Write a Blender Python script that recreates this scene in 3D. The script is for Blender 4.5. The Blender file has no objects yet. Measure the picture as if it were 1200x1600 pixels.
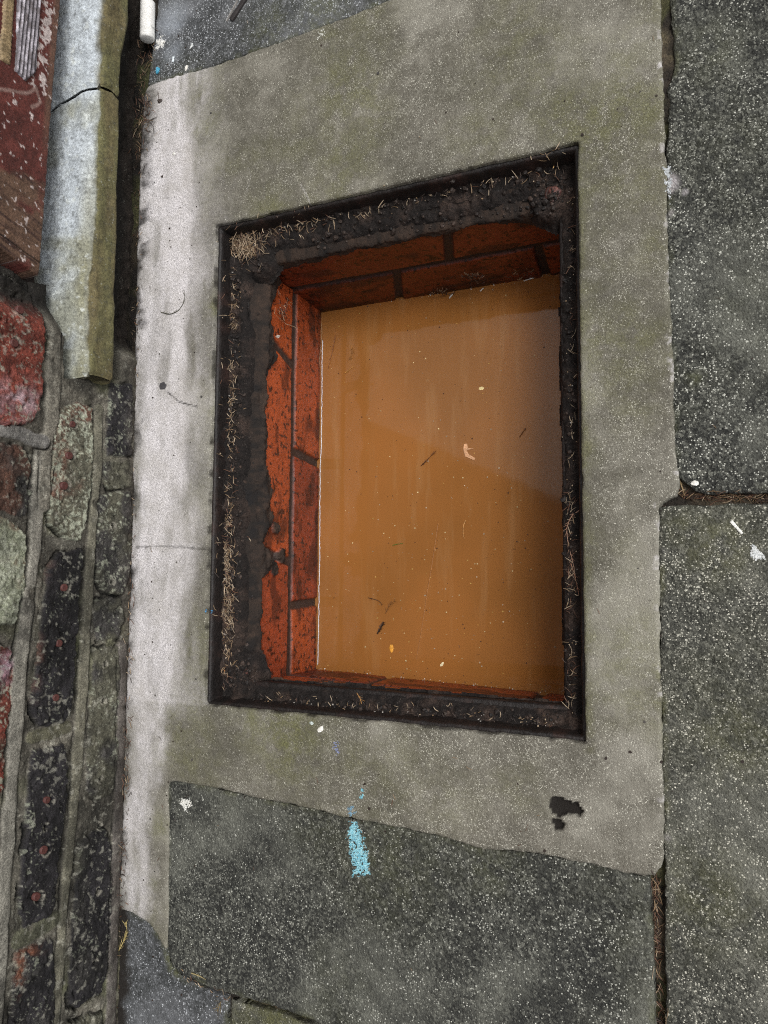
import bpy, math, random
import numpy as np
from mathutils import Matrix, Vector
from mathutils.geometry import tessellate_polygon

random.seed(7); RNG = np.random.default_rng(7)
SC = bpy.context.scene; COL = SC.collection

# ------------------------------------------------------------------ camera
FOC = 1202.0; CX, CY = 600.0, 800.0; H = 0.80
_v1 = np.array([-2541.0, -78.5, -FOC]); _v2 = np.array([258.0, 15868.0, -FOC])
_X = -_v1/np.linalg.norm(_v1); _Y = _v2-_X*np.dot(_v2, _X); _Y /= np.linalg.norm(_Y); _Z = np.cross(_X, _Y)
R = np.array([_X, _Y, _Z])
def ray(u, v): return R @ np.array([u-CX, -(v-CY), -FOC])
def onz(u, v, z=0.0):
    r = ray(u, v); p = r*((z-H)/r[2]); p[2] += H; return p
def onx(u, v, x):
    r = ray(u, v); p = r*(x/r[0]); p[2] += H; return p
def ony(u, v, y):
    r = ray(u, v); p = r*(y/r[1]); p[2] += H; return p
cam = bpy.data.cameras.new('camera'); co = bpy.data.objects.new('camera', cam); COL.objects.link(co)
m = Matrix([list(R[0])+[0], list(R[1])+[0], list(R[2])+[H], [0, 0, 0, 1]]); co.matrix_world = m
cam.sensor_fit = 'VERTICAL'; cam.sensor_height = 36; cam.lens = FOC/1600*36
cam.clip_start = 0.01; cam.clip_end = 200; SC.camera = co

# ------------------------------------------------------------------ light
SUN_EL, SUN_AZ = math.radians(58), math.radians(20)     # azimuth measured from +X towards +Y
w = bpy.data.worlds.new("World"); SC.world = w; w.use_nodes = True
nt = w.node_tree; bg = nt.nodes['Background']
sky = nt.nodes.new('ShaderNodeTexSky'); sky.sky_type = 'NISHITA'; sky.sun_disc = False
sky.sun_elevation = SUN_EL; sky.sun_rotation = math.pi/2-SUN_AZ; sky.dust_density = 4; sky.air_density = 1.0
hs = nt.nodes.new('ShaderNodeHueSaturation'); hs.inputs['Saturation'].default_value = 0.12
nt.links.new(sky.outputs[0], hs.inputs['Color']); nt.links.new(hs.outputs[0], bg.inputs[0])
bg.inputs[1].default_value = 0.12
sl = bpy.data.lights.new('sun', 'SUN'); sl.energy = 1.3; sl.angle = math.radians(24); sl.color = (1, .97, .93)
so = bpy.data.objects.new('sun', sl); COL.objects.link(so)
d = Vector((math.cos(SUN_EL)*math.cos(SUN_AZ), math.cos(SUN_EL)*math.sin(SUN_AZ), math.sin(SUN_EL)))
so.rotation_euler = d.to_track_quat('Z', 'Y').to_euler(); so.location = d*3
SC.view_settings.view_transform = 'Standard'; SC.view_settings.look = 'None'
SC.cycles.filter_width = 1.1; SC.cycles.use_denoising = False     # the fine grit of the stone must survive
SC.view_settings.exposure = 0.42; SC.view_settings.gamma = 1; SC.view_settings.use_curve_mapping = False

# ------------------------------------------------------------------ numeric helpers
def _h(ix, iy, iz, seed):
    with np.errstate(over='ignore'):
        n = (ix*374761393 + iy*668265263 + iz*2147483647 + seed*974634777).astype(np.int64)
        n = (n ^ (n >> 13))*1274126177
        n = n ^ (n >> 16)
    return (n & 0xffff)/65535.0
def noise(x, y, z=0.0, seed=0):
    x, y, z = np.broadcast_arrays(np.asarray(x, float), np.asarray(y, float), np.asarray(z, float))
    ix, iy, iz = [np.floor(a).astype(np.int64) for a in (x, y, z)]
    fx, fy, fz = x-ix, y-iy, z-iz
    fx, fy, fz = [a*a*(3-2*a) for a in (fx, fy, fz)]
    r = 0
    for i in (0, 1):
        for j in (0, 1):
            a = _h(ix+i, iy+j, iz, seed); b = _h(ix+i, iy+j, iz+1, seed)
            r = r + (fx if i else 1-fx)*(fy if j else 1-fy)*(a*(1-fz)+b*fz)
    return r
def fbm(x, y, z=0.0, sc=1.0, oc=4, seed=0):
    x = np.asarray(x, float)*sc; y = np.asarray(y, float)*sc; z = np.asarray(z, float)*sc
    r = 0; a = 1; t = 0
    for k in range(oc):
        r = r+a*noise(x, y, z, seed+k*17); t += a; a *= .5; x = x*2.03; y = y*2.03; z = z*2.03
    return r/t*2-1
def sst(a, b, x):
    t = np.clip((np.asarray(x)-a)/(b-a), 0, 1); return t*t*(3-2*t)
def sdf(px, py, poly):
    """signed distance to a polygon, negative inside"""
    P = np.asarray(poly, float)[:, :2]; n = len(P)
    sh = px.shape; px = px.ravel(); py = py.ravel()
    best = np.full(px.shape, 1e9); ins = np.zeros(px.shape, bool)
    for i in range(n):
        a = P[i]; b = P[(i+1) % n]; e = b-a
        t = np.clip(((px-a[0])*e[0]+(py-a[1])*e[1])/max(e@e, 1e-18), 0, 1)
        dd = (px-a[0]-t*e[0])**2+(py-a[1]-t*e[1])**2
        best = np.minimum(best, dd)
        if a[1] != b[1]:
            c = ((a[1] > py) != (b[1] > py)) & (px < e[0]*(py-a[1])/(b[1]-a[1])+a[0])
            ins ^= c
    r = np.sqrt(best); r[ins] *= -1
    return r.reshape(sh)
def lin(r, g, b):
    f = lambda c: (c/255/12.92) if c/255 <= .04045 else ((c/255+.055)/1.055)**2.4
    return np.array([f(r), f(g), f(b)])
def C4(c): return (float(c[0]), float(c[1]), float(c[2]), 1)

def finish(o, label=None, cat=None, group=None, kind=None, parent=None):
    if label: o['label'] = label
    if cat: o['category'] = cat
    if group: o['group'] = group
    if kind: o['kind'] = kind
    if parent is not None: o.parent = parent
    return o
def mesh_obj(name, verts, faces, mat, parent=None, smooth=True, attrs=None, **kw):
    me = bpy.data.meshes.new(name)
    verts = np.asarray(verts, float)
    me.from_pydata(verts.tolist() if len(verts) < 1 else verts, [], faces if isinstance(faces, list) else faces.tolist())
    me.validate(); me.update()
    if smooth: me.polygons.foreach_set('use_smooth', [True]*len(me.polygons))
    for k, a in (attrs or {}).items():
        at = me.attributes.new(k, 'FLOAT_COLOR', 'POINT')
        a = np.asarray(a, float)
        if a.shape[1] == 3: a = np.hstack([a, np.ones((len(a), 1))])
        at.data.foreach_set('color', a.ravel())
    o = bpy.data.objects.new(name, me); COL.objects.link(o)
    for mm in (mat if isinstance(mat, (list, tuple)) else [mat]): me.materials.append(mm)
    return finish(o, parent=parent, **kw)
def empty(name, loc, **kw):
    o = bpy.data.objects.new(name, None); COL.objects.link(o); o.location = loc; o.empty_display_size = .02
    return finish(o, **kw)
def into(o, parent):
    """parent o to parent while its world place stays"""
    o.parent = parent; o.matrix_parent_inverse = Matrix.Translation(parent.location).inverted(); return o
def grid_faces(na, nb, keep):
    i, j = np.meshgrid(np.arange(na-1), np.arange(nb-1), indexing='ij')
    q = np.stack([i*nb+j, (i+1)*nb+j, (i+1)*nb+j+1, i*nb+j+1], -1).reshape(-1, 4)
    return q[keep.ravel()]
def compact(V, Fa, attrs, flip=False):
    used = np.unique(Fa); mp = -np.ones(len(V), int); mp[used] = np.arange(len(used))
    Fa = mp[Fa]
    if flip: Fa = Fa[:, ::-1]
    return V[used], Fa, {k: a[used] for k, a in attrs.items()}

# ------------------------------------------------------------------ materials
class NB:
    def __init__(s, name):
        s.m = bpy.data.materials.new(name); s.m.use_nodes = True; s.t = s.m.node_tree; s.b = s.t.nodes['Principled BSDF']
        s.pos = s.t.nodes.new('ShaderNodeTexCoord').outputs['Object']
    def n(s, ty, **kw):
        n = s.t.nodes.new(ty)
        for k, v in kw.items(): setattr(n, k, v)
        return n
    def set(s, inp, v):
        if hasattr(v, 'links') or hasattr(v, 'is_output'): s.t.links.new(v, inp)
        else: inp.default_value = v
    def noise(s, sc, det=4, rough=.55, vec=None, dist=0, out=0):
        n = s.n('ShaderNodeTexNoise'); s.set(n.inputs['Vector'], vec or s.pos)
        n.inputs['Scale'].default_value = sc; n.inputs['Detail'].default_value = det
        n.inputs['Roughness'].default_value = rough; n.inputs['Distortion'].default_value = dist
        return n.outputs[out]
    def voro(s, sc, vec=None, out='Distance', rnd=1):
        n = s.n('ShaderNodeTexVoronoi'); s.set(n.inputs['Vector'], vec or s.pos)
        n.inputs['Scale'].default_value = sc; n.inputs['Randomness'].default_value = rnd
        return n.outputs[out]
    def ramp(s, v, a, b, lo=0., hi=1.):
        n = s.n('ShaderNodeMapRange'); n.interpolation_type = 'SMOOTHSTEP'; s.set(n.inputs[0], v)
        s.set(n.inputs[1], a); s.set(n.inputs[2], b); n.inputs[3].default_value = lo; n.inputs[4].default_value = hi
        return n.outputs[0]
    def mul(s, a, b, op='MULTIPLY'):
        n = s.n('ShaderNodeMath', operation=op); s.set(n.inputs[0], a); s.set(n.inputs[1], b); return n.outputs[0]
    def mix(s, f, a, b, mode='MIX'):
        n = s.n('ShaderNodeMix', data_type='RGBA', blend_type=mode); s.set(n.inputs[0], f)
        s.set(n.inputs[6], a if hasattr(a, 'links') else C4(a)); s.set(n.inputs[7], b if hasattr(b, 'links') else C4(b)); return n.outputs[2]
    def attr(s, name):
        n = s.n('ShaderNodeAttribute', attribute_name=name); sp = s.n('ShaderNodeSeparateColor')
        s.t.links.new(n.outputs['Color'], sp.inputs[0])
        return n.outputs['Color'], sp.outputs[0], sp.outputs[1], sp.outputs[2], n.outputs['Alpha']
    def distort(s, sc, amt):
        nz = s.noise(sc, 2, out=1)
        a = s.n('ShaderNodeVectorMath', operation='SUBTRACT'); s.t.links.new(nz, a.inputs[0]); a.inputs[1].default_value = (.5, .5, .5)
        b = s.n('ShaderNodeVectorMath', operation='SCALE'); s.t.links.new(a.outputs[0], b.inputs[0]); b.inputs['Scale'].default_value = amt
        c = s.n('ShaderNodeVectorMath', operation='ADD'); s.t.links.new(s.pos, c.inputs[0]); s.t.links.new(b.outputs[0], c.inputs[1])
        return c.outputs[0]
    def done(s, color, rough=.85, bumps=(), spec=.5):
        s.set(s.b.inputs['Base Color'], color if hasattr(color, 'links') else C4(color)); s.set(s.b.inputs['Roughness'], rough)
        s.b.inputs['Specular IOR Level'].default_value = spec
        prev = None
        for (hgt, dist) in bumps:
            b = s.n('ShaderNodeBump'); b.inputs['Distance'].default_value = dist; b.inputs['Strength'].default_value = 1
            s.t.links.new(hgt, b.inputs['Height'])
            if prev is not None: s.t.links.new(prev, b.inputs['Normal'])
            prev = b.outputs[0]
        if prev is not None: s.t.links.new(prev, s.b.inputs['Normal'])
        return s.m

def paving_mat(name, dark, mid, light, spk, cell=330, dens=.5, bump=.0012, moss=lin(98, 100, 62), rough=.85, lit_wash=lin(178, 173, 175), grain=.25, gran=.5):
    """exposed aggregate / worn concrete. attribute mask: R lime and painted light as wash, G moss, B dark stain and shade, A speckle density"""
    b = NB(name); _, r, g, st, al = b.attr('mask')
    v = b.distort(900, .0016)
    n1 = b.noise(9, 6, .6); n2 = b.noise(60, 5, .65); n3 = b.noise(420, 3, .6)
    c = b.mix(b.ramp(n1, .3, .7), dark, mid)
    c = b.mix(b.ramp(n3, .35, .68), b.mix(.45, c, dark), c)
    c = b.mix(b.mul(b.ramp(n2, .45, .75), .35), c, light)
    gs = b.n('ShaderNodeSeparateColor'); b.t.links.new(b.voro(cell*.95, b.distort(700, .002), 'Color'), gs.inputs[0])
    c = b.mix(b.mul(b.ramp(gs.outputs[0], .45, 1.0), gran*.8), c, light)
    c = b.mix(b.mul(b.ramp(gs.outputs[1], .50, .95), gran), c, dark*.45)
    pt = b.noise(4.5, 7, .65); c = b.mix(b.mul(b.ramp(pt, .49, .66), .60), c, light); c = b.mix(b.mul(b.ramp(b.noise(6.5, 7, .7), .48, .68), .5), c, dark*.75)
    # aggregate flecks in three sizes
    big = b.voro(cell*.55, v); sm = b.voro(cell*1.15, v); tiny = b.voro(cell*2.3, v)
    idc = b.n('ShaderNodeSeparateColor'); b.t.links.new(b.voro(cell*1.15, v, 'Color'), idc.inputs[0])
    idb = b.n('ShaderNodeSeparateColor'); b.t.links.new(b.voro(cell*.55, v, 'Color'), idb.inputs[0])
    clump = b.ramp(b.noise(38, 4, .6), .30, .68)
    dn = b.mul(b.mul(clump, al), dens)
    onb = b.mul(b.ramp(big, .34, .22), b.ramp(idb.outputs[0], b.mul(1.0, b.mul(dn, .35), 'SUBTRACT'), 1.0))
    ons = b.mul(b.ramp(sm, .42, .28), b.ramp(b.mul(idc.outputs[1], b.mul(dn, .75), 'ADD'), .86, 1.05))
    ont = b.mul(b.ramp(tiny, .42, .2), b.ramp(b.mul(b.noise(700, 2), b.mul(dn, .25), 'ADD'), .60, .74))
    tone = b.mix(idc.outputs[2], light, spk)
    c = b.mix(b.mul(ont, .55), c, light)
    c = b.mix(ons, c, tone)
    c = b.mix(onb, c, b.mix(.35, spk, light))
    # dark pits
    pit = b.mul(b.ramp(b.voro(cell*.8, b.distort(300, .004)), .25, .12), b.ramp(b.noise(130, 3), .54, .64))
    c = b.mix(b.mul(pit, .55), c, dark*.35)
    c = b.mix(b.mul(g, b.ramp(b.noise(45, 5, .7), .3, .65)), c, b.mix(b.ramp(n3, .3, .7), moss*.55, moss*1.15))
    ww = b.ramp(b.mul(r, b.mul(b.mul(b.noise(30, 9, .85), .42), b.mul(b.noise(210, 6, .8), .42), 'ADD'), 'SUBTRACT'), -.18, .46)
    fine = b.mix(b.ramp(b.noise(420, 5, .75), .36, .64), lit_wash*.62, lit_wash*1.16)
    fine = b.mix(b.mul(b.ramp(b.noise(16, 8, .8), .38, .66), .65), fine, lit_wash*np.array([.56, .55, .50]))
    fine = b.mix(b.mul(b.ramp(b.voro(260, b.distort(500, .003)), .22, .10), b.ramp(b.noise(60, 3), .5, .6)), fine, lit_wash*.22)
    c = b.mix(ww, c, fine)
    c = b.mix(b.ramp(b.mul(st, b.mul(b.mul(b.noise(90, 5, .75), .5, 'SUBTRACT'), .8), 'ADD'), .12, .80), c, lin(28, 24, 20))
    fg = b.noise(1150, 3, .7); fv = b.n('ShaderNodeCombineXYZ'); fr_ = b.ramp(fg, .30, .70, 1-grain, 1+grain); [b.t.links.new(fr_, fv.inputs[i]) for i in range(3)]
    c = b.mix(1.0, c, fv.outputs[0], 'MULTIPLY')
    hb = b.mul(b.mul(sm, .9), n3, 'ADD')
    return b.done(c, rough, [(n2, bump*1.3), (hb, bump)], spec=.35)

def col_mat(name, rough=.8, bump=.0006, spk=.0, spkcol=(.5, .5, .5), sc=500, var=.35, spec=.4, dirt=0., dirtcol=(.012, .010, .009), grain=.38):
    """albedo comes from the mesh's own colour attribute, broken up by fine grain"""
    b = NB(name); cc, *_ , al = b.attr('Col')
    n = b.noise(sc, 5, .65); n2 = b.noise(sc*.16, 5, .65)
    g = b.ramp(n, .28, .72, 1-var, 1+var); g2 = b.ramp(n2, .3, .7, 1-var*.6, 1+var*.6)
    gg = b.mul(b.mul(g, g2), b.ramp(b.noise(1250, 3, .7), .30, .70, 1-grain, 1+grain))
    cb = b.n('ShaderNodeCombineXYZ'); [b.t.links.new(gg, cb.inputs[i]) for i in range(3)]
    c = b.n('ShaderNodeVectorMath', operation='MULTIPLY'); b.t.links.new(cc, c.inputs[0]); b.t.links.new(cb.outputs[0], c.inputs[1]); c = c.outputs[0]
    if dirt: c = b.mix(b.mul(b.ramp(b.noise(sc*.35, 5, .75), .52, .60), dirt), c, dirtcol)
    if spk:
        v = b.distort(600, .003)
        sp = b.mul(b.ramp(b.voro(sc*.8, v), .35, .2), b.ramp(b.noise(70, 4, .7), .50, .66))
        c = b.mix(b.mul(sp, spk), c, spkcol)
    if rough is None: rough = al
    return b.done(c, rough, [(n2, bump*2), (n, bump)], spec)
def plain(name, col, rough=.7, var=.3, sc=400, bump=.0003, spec=.4):
    b = NB(name); n = b.noise(sc, 4, .6)
    c = b.mix(b.ramp(n, .3, .7), np.array(col)*(1-var), np.array(col)*(1+var))
    return b.done(c, rough, [(n, bump)], spec)

# ------------------------------------------------------------------ the ground: soil bed, slabs, concrete surround
RX0, RX1, RY0, RY1 = -.630, -.154, -.167, .461          # opening of the iron frame
XW = -.761                                              # plane of the house wall
WZ = -.205                                              # water level

def L2(px): return [tuple(onz(u, v)[:2]) for u, v in px]
def gauss(x, y, spots):
    r = np.zeros_like(x)
    for (u, v, rad, s) in spots:
        p = onz(u, v); r = np.maximum(r, s*np.exp(-((x-p[0])**2+(y-p[1])**2)/(2*(rad*.00066*.62)**2)))
    return r
def polyline_d(x, y, pts):
    r = np.full(x.shape, 1e9)
    for a, b in zip(pts[:-1], pts[1:]):
        a = np.array(a); b = np.array(b); e = b-a
        t = np.clip(((x-a[0])*e[0]+(y-a[1])*e[1])/(e@e), 0, 1)
        r = np.minimum(r, np.hypot(x-a[0]-t*e[0], y-a[1]-t*e[1]))
    return r

def slab(name, poly, mat, z0=0., th=.035, step=.0025, rough=.0012, gap=.0008, bev=.0026, maskfn=None, hole=None, heightfn=None, seed=0, rot=(0, 0), **kw):
    P = np.array(poly); lo = P.min(0)-.013; hi = P.max(0)+.013
    xs = np.arange(lo[0], hi[0], step); ys = np.arange(lo[1], hi[1], step)
    tk = 1.45
    if hole is not None:                              # grid lines straddle the edges of the opening
        sx = (hole[1]-hole[0])/round((hole[1]-hole[0])/step); sy = (hole[3]-hole[2])/round((hole[3]-hole[2])/step); tk = 1.0
        xs = hole[0]+sx*(np.arange(math.floor((lo[0]-hole[0])/sx), math.ceil((hi[0]-hole[0])/sx))+.5)
        ys = hole[2]+sy*(np.arange(math.floor((lo[1]-hole[2])/sy), math.ceil((hi[1]-hole[2])/sy))+.5)
    X, Y = np.meshgrid(xs, ys, indexing='ij')
    def dist(x, y):
        d = sdf(x, y, P)+gap+rough*(fbm(x, y, 0, 60, 3, seed)+.7*fbm(x, y, 0, 260, 2, seed+5))
        if hole is not None:
            x0, x1, y0, y1 = hole
            dx = np.maximum(x0-x, x-x1); dy = np.maximum(y0-y, y-y1)
            dh = np.where((dx < 0) & (dy < 0), np.maximum(dx, dy), np.hypot(np.maximum(dx, 0), np.maximum(dy, 0)))
            chip = .0009*fbm(x, y, 0, 120, 3, seed+9) + .0012*sst(.0, .6, fbm(x, y, 0, 35, 2, seed+3))*(y > y1-.02)
            d = np.maximum(d, -(dh-chip))
        return d
    D = dist(X, Y)
    x, y = X.copy(), Y.copy()
    out = D > 0
    for _ in range(3):
        e = 3e-4
        gx = (dist(x+e, y)-dist(x-e, y))/(2*e); gy = (dist(x, y+e)-dist(x, y-e))/(2*e)
        gl = np.maximum(gx**2+gy**2, .25); dd = dist(x, y)
        near = out & (D < 4.5*step)
        x = np.where(near, x-gx*dd/gl, x); y = np.where(near, y-gy*dd/gl, y)
    din = np.clip(-D, 0, bev)/bev
    z = z0-bev*.75*(1-np.sqrt(np.clip(1-(1-din)**2, 0, 1)))
    z = np.where(out, z0-bev*.75, z)
    z = np.where(out & (D > tk*step), z0-th, z)
    z += np.where(D < 0, .0009*fbm(x, y, 0, 14, 3, seed+1)+.00045*fbm(x, y, 0, 120, 2, seed+2), 0)
    cxm, cym = P.mean(0); z += (x-cxm)*rot[0]+(y-cym)*rot[1]
    if heightfn is not None: z += np.where(D < 0, heightfn(x, y), 0)
    c = D[:-1, :-1]; lowd = np.minimum(np.minimum(D[:-1, :-1], D[1:, 1:]), np.minimum(D[1:, :-1], D[:-1, 1:]))
    keep = lowd < (tk+.05)*step
    M = maskfn(x, y, D) if maskfn else np.stack([x*0, x*0, x*0, x*0+1], -1)
    V = np.stack([x, y, z], -1).reshape(-1, 3); Fa = grid_faces(len(xs), len(ys), keep)
    V, Fa, at = compact(V, Fa, {'mask': M.reshape(-1, 4)})
    org = np.array([cxm, cym, z0])
    o = mesh_obj(name, V-org, Fa, mat, attrs=at, **kw); o.location = org
    return o

M_surr = paving_mat('worn_concrete', lin(84, 81, 71), lin(118, 114, 104), lin(152, 149, 138), lin(204, 202, 188), cell=660, dens=.85, bump=.0006, moss=lin(106, 106, 68), lit_wash=lin(214, 210, 211), grain=.16, gran=.26)
M_slab = paving_mat('exposed_aggregate', lin(40, 41, 39), lin(68, 69, 64), lin(116, 117, 108), lin(206, 207, 196), cell=430, dens=.85, gran=.85, bump=.0013, moss=lin(92, 94, 66))
M_slabg = paving_mat('mossy_aggregate', lin(52, 53, 48), lin(78, 78, 72), lin(124, 124, 114), lin(215, 213, 198), cell=460, dens=1.0, gran=.75, bump=.0012, moss=lin(100, 100, 64))
M_smooth = paving_mat('smooth_grey_paving', lin(48, 50, 50), lin(74, 76, 77), lin(126, 128, 132), lin(205, 209, 212), cell=480, dens=.95, bump=.0006, lit_wash=lin(165, 172, 182))
M_soil = plain('dark_soil', lin(46, 40, 33), .95, .5, 180, .004)

# ground sheet with the pit cut out of it
gx = [-8, RX0-.012, RX1+.012, 8]; gy = [-8, RY0-.012, RY1+.012, 8]
gv = [(a, b, -.026) for a in gx for b in gy]
gf = [(i*4+j, (i+1)*4+j, (i+1)*4+j+1, i*4+j+1) for i in range(3) for j in range(3) if (i, j) != (1, 1)]
mesh_obj('ground', gv, gf, M_soil, smooth=False, kind='structure')

surr_px_top = [(262, 124), (330, 105), (440, 66), (530, 33), (610, 0), (700, -32), (830, -77)]
surr_px_bot = [(1022, 1366), (1000, 1367), (975, 1362), (930, 1350), (880, 1340), (830, 1330), (760, 1326), (700, 1308), (620, 1290), (540, 1275), (470, 1258), (400, 1245), (330, 1228), (272, 1219), (262, 1222)]
surr = L2([(232, 136)]+surr_px_top+[(1028, -77), (1029, 0), (1034, 150), (1040, 300), (1043, 430), (1050, 600), (1052, 700), (1059, 752), (1055, 772), (1040, 780), (1027, 790), (1028, 950), (1032, 1150), (1036, 1345)]
          + surr_px_bot+[(262, 1350), (261, 1420), (258, 1482), (246, 1460), (232, 1440), (205, 1425), (184, 1418), (190, 1350), (192, 1300), (198, 1100), (205, 900), (211, 600), (215, 400), (220, 250), (226, 150)])
def surr_mask(x, y, D):
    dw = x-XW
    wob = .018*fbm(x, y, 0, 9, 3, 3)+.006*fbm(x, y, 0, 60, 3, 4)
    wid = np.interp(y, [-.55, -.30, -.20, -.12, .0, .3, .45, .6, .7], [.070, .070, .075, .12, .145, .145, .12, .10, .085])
    R_ = 1.0*(1-sst(wid*.55, wid*1.35, dw+wob*1.3))*(.8+.35*fbm(x*4, y, 0, 12, 4, 33))  # lime bloom and the bright light along the wall, painted as one band
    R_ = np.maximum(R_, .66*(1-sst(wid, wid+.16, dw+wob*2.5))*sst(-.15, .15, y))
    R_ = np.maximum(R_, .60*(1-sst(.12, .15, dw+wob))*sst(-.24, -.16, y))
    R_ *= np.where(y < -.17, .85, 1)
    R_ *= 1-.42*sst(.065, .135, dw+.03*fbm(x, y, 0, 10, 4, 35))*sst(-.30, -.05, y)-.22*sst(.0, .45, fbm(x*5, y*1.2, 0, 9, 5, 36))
    near = 1-sst(-.002, .026+.012*sst(.2, .6, y), dw+.007*fbm(x, y, 0, 90, 5, 8))         # dirt and painted shade at the foot of the wall
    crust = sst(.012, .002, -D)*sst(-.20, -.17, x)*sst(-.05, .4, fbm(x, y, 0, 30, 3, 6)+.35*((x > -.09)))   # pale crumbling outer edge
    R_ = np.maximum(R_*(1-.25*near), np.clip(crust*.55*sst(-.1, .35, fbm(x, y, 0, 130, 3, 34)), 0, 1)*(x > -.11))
    G_ = gauss(x, y, [(450, 1150, 90, .9), (400, 1130, 60, .7), (330, 1200, 50, .35), (255, 1180, 28, .8), (250, 1290, 26, .8), (255, 1120, 22, .6), (240, 1380, 15, .5), (420, 330, 60, .7), (540, 270, 80, .5), (620, 1200, 90, .35), (700, 1250, 70, .3),
                      (520, 60, 60, .4), (335, 480, 22, .8), (332, 640, 20, .6), (560, 1190, 60, .4), (920, 560, 26, .6), (915, 700, 30, .6), (918, 850, 30, .5), (920, 1000, 30, .5), (1025, 380, 30, .5), (470, 170, 60, .3), (800, 90, 120, .25), (960, 240, 60, .3)])
    rim = np.maximum(np.maximum(RX0-x, x-RX1), np.maximum(RY0-y, y-RY1))
    G_ = np.maximum(G_, .55*sst(.014, .002, rim)*(x > RX1-.002))
    G_ = np.maximum(G_, .08+.95*fbm(x, y, 0, 9, 4, 12))
    B_ = .60*near*sst(-.2, .5, fbm(x, y, 0, 40, 3, 13)+.25)
    B_ = np.maximum(B_, .55*sst(.005, .0008, rim)*sst(-.2, .4, fbm(x, y, 0, 70, 2, 14)))
    for pts, s_, w_ in [([(248, 306), (283, 318), (318, 340)], .35, .0012), ([(213, 855), (262, 853), (322, 858)], .5, .0016), ([(262, 612), (280, 628), (310, 636)], .6, .0012), ([(290, 1240), (300, 1225)], .3, .001)]:
        dd = polyline_d(x+.001*fbm(x, y, 0, 120, 2, 2), y+.001*fbm(x, y, 0, 120, 2, 7), L2(pts)); B_ = np.maximum(B_, s_*sst(w_*2, w_*.5, dd))
    B_ = np.maximum(B_, sst(.001, -.001, holes(x, y)))
    A_ = .25+.75*sst(.10, .30, dw+.05*fbm(x, y, 0, 8, 2, 21))
    A_ *= np.where((rim < .011) & (x > RX1), .12, 1)
    A_ = A_*(.62+.5*sst(-.5, .5, fbm(x, y, 0, 12, 3, 22)))+.35*sst(-.02, -.10, y-.0)*(x > -.6)*sst(.03, .0, -D)
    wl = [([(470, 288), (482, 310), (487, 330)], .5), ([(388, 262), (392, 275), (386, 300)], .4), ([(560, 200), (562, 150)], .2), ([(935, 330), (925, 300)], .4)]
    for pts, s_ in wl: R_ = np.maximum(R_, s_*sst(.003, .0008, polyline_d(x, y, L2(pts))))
    return np.stack([np.clip(R_, 0, 1), np.clip(G_, 0, 1), np.clip(B_, 0, 1), np.clip(A_, 0, 1.2)], -1)
_h1 = L2([(860, 1247), (880, 1246), (893, 1256), (903, 1254), (911, 1268), (905, 1276), (885, 1272), (872, 1276), (858, 1262)]); _h2 = L2([(864, 1281), (874, 1280), (884, 1288), (879, 1298), (866, 1296)])
def holes(x, y): return np.minimum(sdf(x, y, _h1), sdf(x, y, _h2))+.0026*fbm(x, y, 0, 170, 4, 31)
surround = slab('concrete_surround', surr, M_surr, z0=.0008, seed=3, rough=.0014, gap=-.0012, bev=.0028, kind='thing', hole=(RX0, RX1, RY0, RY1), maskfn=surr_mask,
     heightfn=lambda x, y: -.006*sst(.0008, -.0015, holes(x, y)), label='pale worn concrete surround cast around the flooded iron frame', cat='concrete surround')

def slab_mask(spots, base=.12, dust_light=None, sp=1.0, seed=0, foot=False):
    def f(x, y, D):
        G_ = np.maximum(gauss(x, y, spots), base+.3*fbm(x, y, 0, 9, 3, seed))
        G_ = np.maximum(G_, .6*sst(.010, .001, -D)*sst(-.2, .4, fbm(x, y, 0, 40, 2, seed+2)))
        R_ = np.zeros_like(x)
        if dust_light is not None: R_ = np.clip(gauss(x, y, dust_light), 0, 1)
        B_ = .5*sst(.004, .0, -D)*sst(-.3, .3, fbm(x, y, 0, 50, 2, seed+3))
        if foot: B_ = np.maximum(B_, .8*sst(.028, .004, x-XW+.008*fbm(x, y, 0, 50, 2, seed+4)))
        A_ = sp*(.7+.5*fbm(x, y, 0, 10, 3, seed+5))
        return np.stack([R_, np.clip(G_, 0, 1), np.clip(B_, 0, 1), np.clip(A_, 0, 1.2)], -1)
    return f
G = 'paving slabs laid around the concrete surround'
slab('paving_slab', L2([(259, 1222), (268, 1215), (330, 1230), (400, 1247), (470, 1260), (540, 1277), (620, 1292), (700, 1310), (760, 1328), (830, 1332), (880, 1342), (930, 1352), (975, 1364), (1000, 1369), (1014, 1372), (1019, 1450), (1023, 1600), (1030, 1768), (900, 1730), (700, 1668), (560, 1622), (500, 1602), (450, 1582), (400, 1567), (355, 1554), (325, 1545), (285, 1525), (268, 1514), (262, 1495), (259, 1470), (259, 1350)]),
     M_slab, z0=-.002, seed=21, gap=.0, maskfn=slab_mask([(600, 1340, 120, .4), (760, 1345, 60, .45), (500, 1300, 70, .3)], .05, sp=.8, seed=41), label='dark speckled paving slab with the bright blue paint mark near its top edge', cat='paving slab', group=G, kind='thing')
slab('paving_slab', L2([(184, 1421), (205, 1428), (232, 1443), (246, 1463), (256, 1484), (259, 1500), (264, 1518), (283, 1530), (322, 1551), (350, 1562), (352, 1600), (352, 1760), (150, 1760), (174, 1600), (180, 1500)]),
     M_smooth, z0=-.004, seed=22, gap=-.0006, maskfn=slab_mask([], -.3, sp=.7, seed=42, foot=True), label='smooth blue-grey paving piece at the foot of the brick wall, bottom left corner', cat='paving slab', group=G, kind='thing')
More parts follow.
